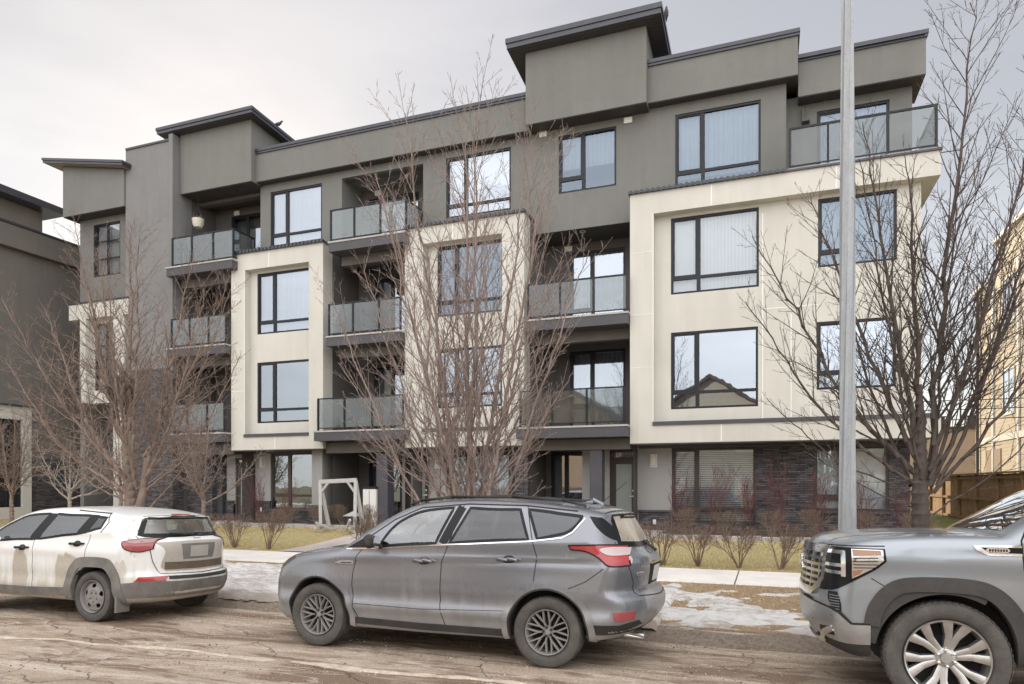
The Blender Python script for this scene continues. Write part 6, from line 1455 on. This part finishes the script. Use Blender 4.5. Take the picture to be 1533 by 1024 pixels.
    cT.strip('hood_seam', [(-.88,1.275),(-.6,1.285),(-.42,1.29)], pl, M['seam'], .009, .001)
o = cT.patch('light_housing', cat_poly([(-.86,1.26,1),(-.66,1.262,1),(-.66,1.00,1),(-.86,.91,1)],2), 'near', M['clad'] if False else M['frit'], .007)
for zz0, zz1 in ((1.225,1.20),(1.12,1.09),(1.06,1.03)): cT.strip('running_light', [(-.84,zz0),(-.70,zz0)], 'near', M['chrome'], .028, .0125)
cT.strip('running_light', [(-.71,1.235),(-.71,1.03)], 'near', M['chrome'], .03, .0135); cT.strip('running_light', [(-.84,1.235),(-.84,1.03)], 'near', M['chrome'], .02, .0135)
# front face: grille with chrome blocks, bumper, skid trim
gp = cat_poly([(-.74,1.24,1),(.74,1.24,1),(.74,1.0),(.56,.86,1),(-.56,.86,1),(-.74,1.0)],3)
g_ = cT.patch('grille', gp, 'front', M['seam'], .004); cT.strip('grille_surround', gp, 'front', M['chrome'], .05, .03, closed=True, parent=g_)
for k in range(7):
    z = 1.215-.055*k; wd = .71 if k < 4 else .71-.035*(k-3); cT.strip('grille_bar', [(-wd,z),(0,z),(wd,z)], 'front', M['chrome'], .026, .028, parent=g_)
for k in range(9): y = -.66+.165*k; cT.strip('grille_post', [(y,1.22),(y,.90)], 'front', M['chrome'], .022, .02, parent=g_)
text3d('maker_badge', 'GMC', .20, (cT.solve('front',[(0,1.08)])[0][0]-.032,0,1.08), (R(90),0,R(-90)), M['chrome'], E3, .004)
cT.patch('front_bumper', cat_poly([(-.86,.80,1),(0,.79),(.86,.80,1),(.84,.60,1),(0,.58),(-.84,.60,1)],3), 'front', M['bumper'], .02)
cT.strip('skid_trim', cat_poly([(-.88,.60),(-.70,.53),(-.60,.47),(-.3,.44),(0,.44),(.3,.44),(.60,.47),(.70,.53),(.88,.60)],3,False), 'front', M['chrome'], .045, .03)
wsv = cT.solve('front', [((-.80+.16*(j/6))+(1.60-.32*(j/6))*i/12, 1.43+.40*j/6) for j in range(7) for i in range(13)]); m = MB()
m.add([tuple(p) for p in wsv+cT.grad(wsv)*.004], [(j*13+i,j*13+i+1,(j+1)*13+i+1,(j+1)*13+i) for j in range(6) for i in range(12)]); m.build('windscreen', Gj, E3, smooth=180)
for s_ in (-1,1): cT.strip('bonnet_seam', [(.20,s_*.74),(-.3,s_*.72),(-.80,s_*.62)], 'top', M['seam'], .010, .001)
for sg in (-1,1):
    m = MB(); m.tube([(.92,sg*.96,1.46),(.92,sg*1.10,1.48)],[.03,.03],8); m.box(.86,.96,sg*1.10-.0,sg*1.30,1.40,1.64); m.build('door_mirror', M['paint_silver'], E3, bevel=.02)
seats(cT, (1.55,2.35), 1.2, .42, 'seat', .95)
for z, x in ((1.12,1.55),(1.12,2.60)): handle(cT, x, z, 'chrome')
m = MB(); m.box(-.6,4.8,-.55,.55,.36,.46); m.build('chassis', M['rimdark'], E3)
for wx in (0,3.75):
    wheel(cT, wx, -.905, .435, .437, .28, .30, 'split', True, M['polished']); wheel(cT, wx, .905, .435, .437, .28, .30, 'split', False, M['polished'])
E3.rotation_euler = (-TILT,0,0)
# ------------------------------------------------------------------ street behind the camera (seen only in reflections)
M['hwall'] = simple('pale_house_siding', (.62,.60,.54), .8, var=.05); M['hwall2'] = simple('tan_house_siding', (.5,.38,.28), .8, var=.05); M['hroof'] = simple('brown_shingles', (.16,.13,.12), .9, var=.15)
for i, (x, w, mt, lab) in enumerate([(-15,9,'hwall2','tan gabled house across the street at the left'),(-3.8,8.5,'hwall','pale gabled house across the street in the middle'),(9.5,9,'hwall2','tan gabled house across the street at the right')]):
    H_ = thing('house', lab, 'house', (x,-17,0), group='houses across the street')
    m = MB(); m.box(-w/2,w/2,-5,5,-.3,6.6); m.add([(-w/2,5,6.601),(w/2,5,6.601),(0,5,9.3),(-w/2,-5,6.601),(w/2,-5,6.601),(0,-5,9.3)],[(0,1,2),(5,4,3),(0,3,4,1)]); m.build('wall',M[mt],H_)
    m = MB(); e=.5
    for s in (-1,1): m.add([(s*(w/2+e),5.5,6.33),(0,5.5,9.33),(0,-5.5,9.33),(s*(w/2+e),-5.5,6.33),(s*(w/2+e),5.5,6.51),(0,5.5,9.55),(0,-5.5,9.55),(s*(w/2+e),-5.5,6.51)],[(0,1,2,3),(4,7,6,5),(0,4,5,1),(1,5,6,2),(2,6,7,3),(3,7,4,0)])
    m.build('roof',M['hroof'],H_)
    for xx in (-2.6,2.4): m = MB(); m.box(xx-.8,xx+.8,5.001,5.06,1.0,2.4); m.box(xx-.7,xx+.7,5.001,5.06,4.0,5.4); m.build('window',M['trim_white'],H_)
PX = dict(PB, maxd=2, gap=(.4,.3,.2))
for i, x in enumerate((-9.5, 3.8)):
    rd = random.Random(70+i); tree('deciduous_tree', ['bare street tree across the road at the left','bare street tree across the road at the right'][i], (x,-10.2,0), fan(9,rd,.1,5,8,2.6,2,1.5,2.2,.07,.15), M['bark_d'], 70+i, PX, trunk=[(0,0,-.2,.22),(0,0,1,.17),(0,0,2,.12)])
M['needles'] = simple('spruce_needles', (.05,.075,.045), .9, var=.3, scale=8)
def spruce(x, y, h, lab):
    rd = random.Random(int(x*7)); S = thing('spruce_tree', lab, 'tree', (x,y,0), group='spruces across the street'); m = MB(); m.tube([(0,0,0),(0,0,h)],[.2,.03],8); m.build('trunk',M['bark_d'],S)
    c = MB()
    for k in range(2600):
        t = rd.random()**.75; z = 1.2+(h-1.2)*t; r = (1-t)*h*.22*rd.uniform(.35,1); a = rd.uniform(0,6.28); q = .34*(1-.5*t)
        cx, cy = r*math.cos(a), r*math.sin(a); u = Vector((math.cos(a),math.sin(a),-.35)); v = Vector((-math.sin(a),math.cos(a),rd.uniform(-.3,.3)))
        P0 = Vector((cx,cy,z)); c.add([P0-u*q*.5,P0+v*q*.3,P0+u*q*.7,P0-v*q*.3],[(0,1,2,3)])
    c.build('crown',M['needles'],S)
spruce(-9.6,-13,11.5,'tall dark spruce between the houses across the street, left'); spruce(1.8,-14,10,'shorter dark spruce between the houses across the street, right')

# ------------------------------------------------------------------ sky, sun, camera
SUN_EL, SUN_AZ = R(20), R(-40)     # azimuth from +Y towards +X
w = bpy.data.worlds.new('World'); scene.world = w; w.use_nodes = True; nt = w.node_tree; nt.nodes.clear()
def N(t, **k):
    x = nt.nodes.new('ShaderNode'+t)
    for a, b in k.items(): setattr(x, a, b)
    return x
out = N('OutputWorld'); tc = N('TexCoord'); vec = tc.outputs['Generated']
sky = N('TexSky', sky_type='NISHITA', sun_disc=False, sun_elevation=SUN_EL, sun_rotation=SUN_AZ, air_density=1.0, dust_density=.3, ozone_density=1.0)
b1 = N('Background'); nt.links.new(sky.outputs[0], b1.inputs[0]); b1.inputs[1].default_value = .05
# thin overcast veil, brightened out of view to fill the facade
def dot(d):
    x = N('VectorMath', operation='DOT_PRODUCT'); nt.links.new(vec, x.inputs[0]); v = Vector(d).normalized(); x.inputs[1].default_value = v; return x.outputs['Value']
def mr(v, a, b, c, d, sm=True):
    x = N('MapRange'); x.interpolation_type = 'SMOOTHSTEP' if sm else 'LINEAR'
    nt.links.new(v, x.inputs[0])
    for i, q in enumerate((a,b,c,d)): x.inputs[i+1].default_value = q
    return x.outputs[0]
def mixc(f, a, b):
    x = N('Mix', data_type='RGBA'); 
    for k, v in ((0,f),(6,a),(7,b)):
        if isinstance(v, bpy.types.NodeSocket): nt.links.new(v, x.inputs[k])
        else: x.inputs[k].default_value = v if k == 0 else (*v,1)
    return x.outputs[2]
def mth(op, a, b):
    x = N('Math', operation=op)
    for k, v in ((0,a),(1,b)):
        if isinstance(v, bpy.types.NodeSocket): nt.links.new(v, x.inputs[k])
        else: x.inputs[k].default_value = v
    return x.outputs[0]
side = dot((1,.25,0))
col = mixc(mr(side,-.75,.55,0,1), (.80,.715,.625), (.62,.585,.565))
sep = N('SeparateXYZ'); nt.links.new(vec, sep.inputs[0])
col = mixc(mr(sep.outputs[2],.02,.45,0,1), mixc(mr(side,-.6,.5,0,1),(1.03,.93,.80),(.84,.80,.76)), col)
mp = N('Mapping'); nt.links.new(vec, mp.inputs[0]); mp.inputs['Scale'].default_value = (1.2,1.6,4.5); mp.inputs['Rotation'].default_value = (0,.25,.5)
cl = N('TexNoise'); nt.links.new(mp.outputs[0], cl.inputs['Vector']); cl.inputs['Scale'].default_value = 1.6; cl.inputs['Detail'].default_value = 6; cl.inputs['Roughness'].default_value = .55
cf = mth('MULTIPLY', mr(cl.outputs['Fac'],.35,.68,.90,1.08), mr(sep.outputs[2],.25,.7,1.02,.90))
back = mixc(mr(dot((.25,-.95,.2)),-.25,.6,0,1), col, (1.0,.97,.95))
b2 = N('Background'); nt.links.new(back, b2.inputs[0])
gain = mth('ADD', mr(dot((.15,-.55,.82)),.25,.95,.0,1.75), mr(dot((.2,-.98,.0)),-.3,.9,.80,1.0))  # added fill: sky raised above and behind the camera
nt.links.new(mth('MULTIPLY', gain, cf), b2.inputs[1])
ad = N('AddShader'); nt.links.new(b1.outputs[0], ad.inputs[0]); nt.links.new(b2.outputs[0], ad.inputs[1]); nt.links.new(ad.outputs[0], out.inputs[0])

sl = bpy.data.lights.new('sun','SUN'); sl.energy = 4.0; sl.angle = R(.5); sl.color = (1,.86,.66)
so = bpy.data.objects.new('sun', sl); COL.objects.link(so)
sd_ = Vector((math.sin(SUN_AZ)*math.cos(SUN_EL), math.cos(SUN_AZ)*math.cos(SUN_EL), math.sin(SUN_EL)))
so.rotation_euler = sd_.to_track_quat('Z','Y').to_euler(); so.location = (0,0,30)
cam = bpy.data.cameras.new('camera'); co = bpy.data.objects.new('camera', cam); COL.objects.link(co); scene.camera = co
cam.sensor_width = 36; cam.lens = 1030/1533*36; cam.shift_y = (725-512)/1533; cam.clip_end = 2000; cam.clip_start = .05
co.location = (0,0,1.8); co.rotation_euler = (R(90),0,R(20.4))
vs_ = scene.view_settings; vs_.view_transform = 'Standard'; vs_.look = 'None'; vs_.gamma = 1; vs_.exposure = .08; vs_.use_curve_mapping = False
